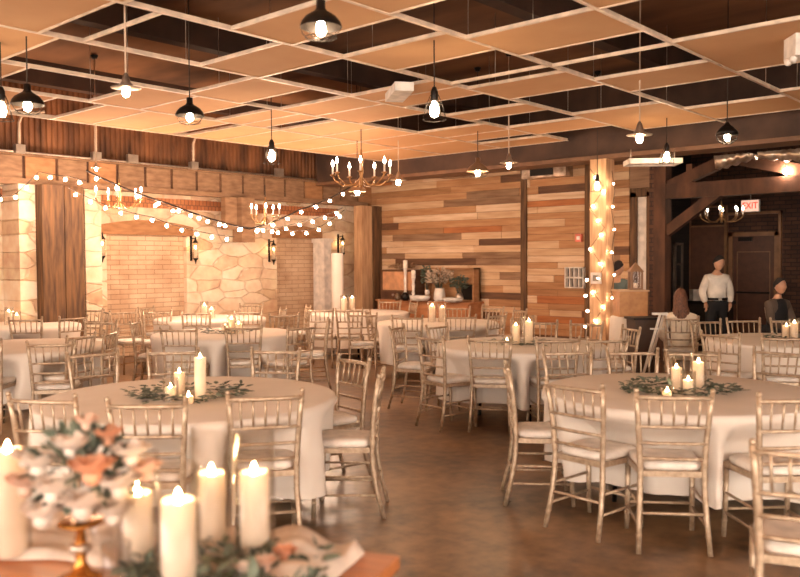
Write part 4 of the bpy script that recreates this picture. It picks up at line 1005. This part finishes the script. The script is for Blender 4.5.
HB = mat('dark_hair', (40,26,20), .8); HBR = mat('brown_hair', (124,70,38), .6, c2=(60,32,20), scale=30, stretch=(6,6,1))
EYEM = M['wick']
# --- standing man, white shirt
def standing_man():
    t = thing('person', 'standing man in a white shirt and black trousers with hands in pockets, looking down', 'person', spot(717, 13.6), YAW-pi/2+pi)   # local +Y faces viewer
    t.rotation_euler = (0,0,YAW+pi/2)
    # local +Y toward the viewer ; +X is viewer's left
    V = [(0,0,.93),(0,0,1.05),(0,-.01,1.22),(0,-.015,1.36),(0,-.01,1.44),(0,.005,1.50),
         (.155,-.01,1.355),(.235,-.03,1.13),(.20,.05,.95), (-.155,-.01,1.355),(-.235,-.03,1.15),(-.20,.05,.95),
         (.095,0,.86),(.105,.02,.48),(.11,-.01,.09),(.115,.10,.04), (-.095,0,.86),(-.105,.02,.48),(-.12,-.01,.09),(-.135,.10,.04)]
    E = [(0,1),(1,2),(2,3),(3,4),(4,5),(3,6),(6,7),(7,8),(3,9),(9,10),(10,11),(0,12),(12,13),(13,14),(14,15),(0,16),(16,17),(17,18),(18,19)]
    RR_ = [(.145,.10),(.135,.095),(.15,.10),(.13,.09),.055,.05,.055,.043,.03,.055,.043,.03,.085,.055,.038,.03,.085,.055,.038,.03]
    me = skin_mesh(V, E, RR_); mb = MB(); from_me(mb, me)
    hc = (-.02,.03,1.60); head_geo(mb, hc, radians(25), radians(18))
    hand(mb, (.20,.05,.96), (-.1,.1,-1), (0,1,0)); hand(mb, (-.20,.05,.96), (.1,.1,-1), (0,1,0))
    mb.build('body', SKIN, t); hair(t, hc, radians(25), 1.0, HB, 'short', radians(18))
    # shirt
    Vs = V[:]; keep = [0,1,2,3,4,6,7,8,9,10,11]; idx = {k: i for i, k in enumerate(keep)}
    Es = [(idx[a], idx[b_]) for a, b_ in E if a in idx and b_ in idx]
    Rs = [(.152,.118),(.160,.120),(.170,.120),(.145,.105),.078,.076,.066,.050,.076,.066,.050]
    mesh_obj('white_shirt', skin_mesh([V[k] for k in keep], Es, Rs), mat('white_shirt', (240,224,206), .8, scale=5, bump=.5), t)
    keep = [0,12,13,14,16,17,18,1]; idx = {k: i for i, k in enumerate(keep)}; Es = [(idx[a], idx[b_]) for a, b_ in E if a in idx and b_ in idx]
    mesh_obj('black_trousers', skin_mesh([V[k] for k in keep[:7]] + [(0,0,1.03)], Es, [(.172,.135),.108,.075,.062,.108,.075,.062,(.172,.135)]), mat('black_trousers', (22,20,22), .8), t)
    MB().lathe([(.176,.995),(.179,1.0),(.179,1.03),(.176,1.035)], n=28, fold=lambda a, z: 1-.20*abs(sin(a))).build('belt', M['black'], t)
    MB().box(-.025,.025,.138,.156,.998,1.032).build('belt_buckle', M['silver'], t)
    for s_ in (-1, 1):
        MB().lathe([(.04,0),(.05,.02),(.045,.07),(.03,.10),(0,.11)], (s_*.12,.03,0), 12, fold=lambda a, z: 1+.9*max(0, sin(a))).build('shoe', M['black'], t)
    return t
standing_man()
def seated(px, d, label, yaw, top_m, top_name, leg_m, hair_m, hk, face_yaw, lean=.1, sit=.48, arms='lap', s=1.0, pitch=0, skirt=False, vest=None):
    t = thing('person', label, 'person', spot(px, d), yaw)
    z0 = sit+.10
    V = [(0,0,z0),(0,lean*.2,z0+.13),(0,lean*.55,z0+.30),(0,lean*.9,z0+.44),(0,lean,z0+.52),(0,lean+.02,z0+.58),
         (.17,lean*.9,z0+.42),(.23,lean+.08,z0+.16),(.12,lean+.30,z0+.08), (-.17,lean*.9,z0+.42),(-.23,lean+.08,z0+.16),(-.12,lean+.30,z0+.08),
         (.10,.05,z0-.01),(.12,.44,z0-.0),(.13,.42,.09),(.13,.54,.04), (-.10,.05,z0-.01),(-.12,.44,z0),(-.13,.42,.09),(-.13,.54,.04)]
    E = [(0,1),(1,2),(2,3),(3,4),(4,5),(3,6),(6,7),(7,8),(3,9),(9,10),(10,11),(0,12),(12,13),(13,14),(14,15),(0,16),(16,17),(17,18),(18,19)]
    RR_ = [(.14,.10),(.125,.09),(.14,.095),(.12,.085),.052,.048,.05,.04,.028,.05,.04,.028,.085,.06,.036,.03,.085,.06,.036,.03]
    RR_ = [tuple(q*s for q in r_) if isinstance(r_, tuple) else r_*s for r_ in RR_]
    mb = MB(); from_me(mb, skin_mesh(V, E, RR_)); hc = (0, lean+.04, z0+.69); head_geo(mb, hc, face_yaw, pitch, .97)
    hand(mb, V[8], (-.5,1,-.2), (0,0,1)); hand(mb, V[11], (.5,1,-.2), (0,0,1))
    mb.build('body', SKIN, t); hair(t, hc, face_yaw, .97, hair_m, hk, pitch)
    keep = [0,1,2,3,4,6,7,8,9,10,11]; idx = {k: i for i, k in enumerate(keep)}; Es = [(idx[a], idx[b_]) for a, b_ in E if a in idx and b_ in idx]
    Rs = [(.155,.115),(.145,.11),(.165,.115),(.145,.105),.078,.074,.060,.046,.074,.060,.046]; Rs = [tuple(q*s for q in r_) if isinstance(r_, tuple) else r_*s for r_ in Rs]
    mesh_obj(top_name, skin_mesh([V[k] for k in keep], Es, Rs), top_m, t)
    if vest:
        keep = [0,1,2,3,4]; mesh_obj('vest', skin_mesh([V[k] for k in keep], [(0,1),(1,2),(2,3),(3,4)], [(.18,.135),(.17,.13),(.185,.135),(.165,.125),.085]), vest, t)
    keep = [0,12,13,14,16,17,18]; idx = {k: i for i, k in enumerate(keep)}; Es = [(idx[a], idx[b_]) for a, b_ in E if a in idx and b_ in idx]
    mesh_obj('skirt' if skirt else 'trousers', skin_mesh([V[k] for k in keep], Es, [(.17,.13),.10,.072,.06,.10,.072,.06]), leg_m, t)
    for s_ in (-1, 1): MB().lathe([(.04,0),(.048,.02),(.045,.06),(.03,.09),(0,.10)], (s_*.13,.46,0), 12, fold=lambda a, z: 1+.9*max(0, sin(a))).build('shoe', M['black'], t)
    return t
blk = mat('black_cloth', (30,26,26), .8); cream = mat('cream_blouse', (236,214,186), .85, trans=.1, bump=.4)
# seated man, on a stool
pm = spot(777, 12.4)
seated(777, 12.4, 'seated man in a dark vest over a grey brown shirt, leaning back and looking left', YAW+pi/2+radians(25), mat('taupe_shirt', (96,76,62), .8), 'shirt', blk, HB, 'short', radians(5), lean=.02, sit=.47, vest=blk, s=1.0)
chair_at(776, 319, None, 'gold spindle chair the vested man is sitting on', 'chairs used by seated people', d=dep(pm - Vector((-sin(YAW+pi/2+radians(25)), cos(YAW+pi/2+radians(25)), 0))*.22), rz=YAW+pi/2+radians(25))
# seated woman from behind
yw = YAW-pi/2-radians(15); pw = spot(681, 10.9)
seated(681, 10.9, 'seated woman with long brown hair and a cream blouse, seen from behind', yw, cream, 'blouse', cream, HBR, 'long', radians(12), lean=.05, sit=.37, s=.88, skirt=True)
bkp = pw - Vector((-sin(yw), cos(yw), 0))*.26
cw = dup(PROTO, pw + Vector((-sin(yw), cos(yw), 0))*.05, yw, 'gold spindle chair the long haired woman is sitting on', 'chairs used by seated people')
# person behind the pale post
t = thing('person', 'dark haired person in a teal shirt half hidden behind the pale post', 'person', spot(617, 13.0), YAW-pi/2-radians(30))
V = [(0,0,.90),(0,0,1.02),(0,.02,1.18),(0,.04,1.30),(0,.05,1.37),(0,.06,1.42),(.15,.04,1.30),(.21,.06,1.08),(.20,.28,1.02),(-.15,.04,1.30),(-.21,.06,1.08),(-.18,.28,1.02),
     (.09,0,.84),(.10,.02,.46),(.10,-.01,.08),(.10,.1,.04),(-.09,0,.84),(-.10,.02,.46),(-.10,-.01,.08),(-.10,.1,.04)]
E = [(0,1),(1,2),(2,3),(3,4),(4,5),(3,6),(6,7),(7,8),(3,9),(9,10),(10,11),(0,12),(12,13),(13,14),(14,15),(0,16),(16,17),(17,18),(18,19)]
mb = MB(); from_me(mb, skin_mesh(V, E, [(.13,.10),(.12,.09),(.13,.09),(.11,.08),.05,.046,.048,.038,.028,.048,.038,.028,.08,.052,.036,.03,.08,.052,.036,.03]))
hc = (0,.08,1.53); head_geo(mb, hc, -.6, .2, .95); hand(mb, V[8], (0,1,0), (1,0,0)); hand(mb, V[11], (0,1,0), (1,0,0)); mb.build('body', SKIN, t); hair(t, hc, -.6, .95, HB, 'short', .2)
keep = [0,1,2,3,4,6,7,9,10]; idx = {k: i for i, k in enumerate(keep)}; Es = [(idx[a], idx[b_]) for a, b_ in E if a in idx and b_ in idx]
mesh_obj('teal_shirt', skin_mesh([V[k] for k in keep], Es, [(.15,.115),(.14,.11),(.15,.11),(.13,.10),.055,.066,.055,.066,.055]), mat('teal_shirt', (92,104,98), .8), t)
keep = [0,12,13,14,16,17,18]; idx = {k: i for i, k in enumerate(keep)}; Es = [(idx[a], idx[b_]) for a, b_ in E if a in idx and b_ in idx]
mesh_obj('trousers', skin_mesh([V[k] for k in keep], Es, [(.155,.12),.10,.07,.06,.10,.07,.06]), blk, t)
for s_ in (-1, 1): MB().lathe([(.04,0),(.048,.02),(.045,.06),(.03,.09),(0,.10)], (s_*.10,.03,0), 12, fold=lambda a, z: 1+.9*max(0, sin(a))).build('shoe', M['black'], t)
# ================================================================== WORLD, CAMERA
wd = bpy.data.worlds.new('world'); SC.world = wd; wd.use_nodes = True
bg = wd.node_tree.nodes['Background']; bg.inputs[0].default_value = (1.0, .885, .765, 1); bg.inputs[1].default_value = 8.0
cam = bpy.data.cameras.new('camera'); co = bpy.data.objects.new('camera', cam); COL.objects.link(co); SC.camera = co
cam.sensor_width = 36; cam.lens = 36*F/800; cam.clip_start = .05; cam.clip_end = 100
pit = math.atan((YH-288.5)/F)
fw = Vector((cos(YAW)*cos(pit), sin(YAW)*cos(pit), sin(pit)))
q = fw.to_track_quat('-Z', 'Y'); q = q @ Matrix.Rotation(radians(-.28), 4, 'Z').to_quaternion()
co.rotation_mode = 'QUATERNION'; co.rotation_quaternion = q; co.location = (0,0,EYE)
cam.dof.use_dof = True; cam.dof.focus_distance = 9.5; cam.dof.aperture_fstop = 1.9
SC.view_settings.view_transform = 'Standard'; SC.view_settings.look = 'None'; SC.view_settings.gamma = 1; SC.view_settings.exposure = 0.5
SC.view_settings.use_curve_mapping = False
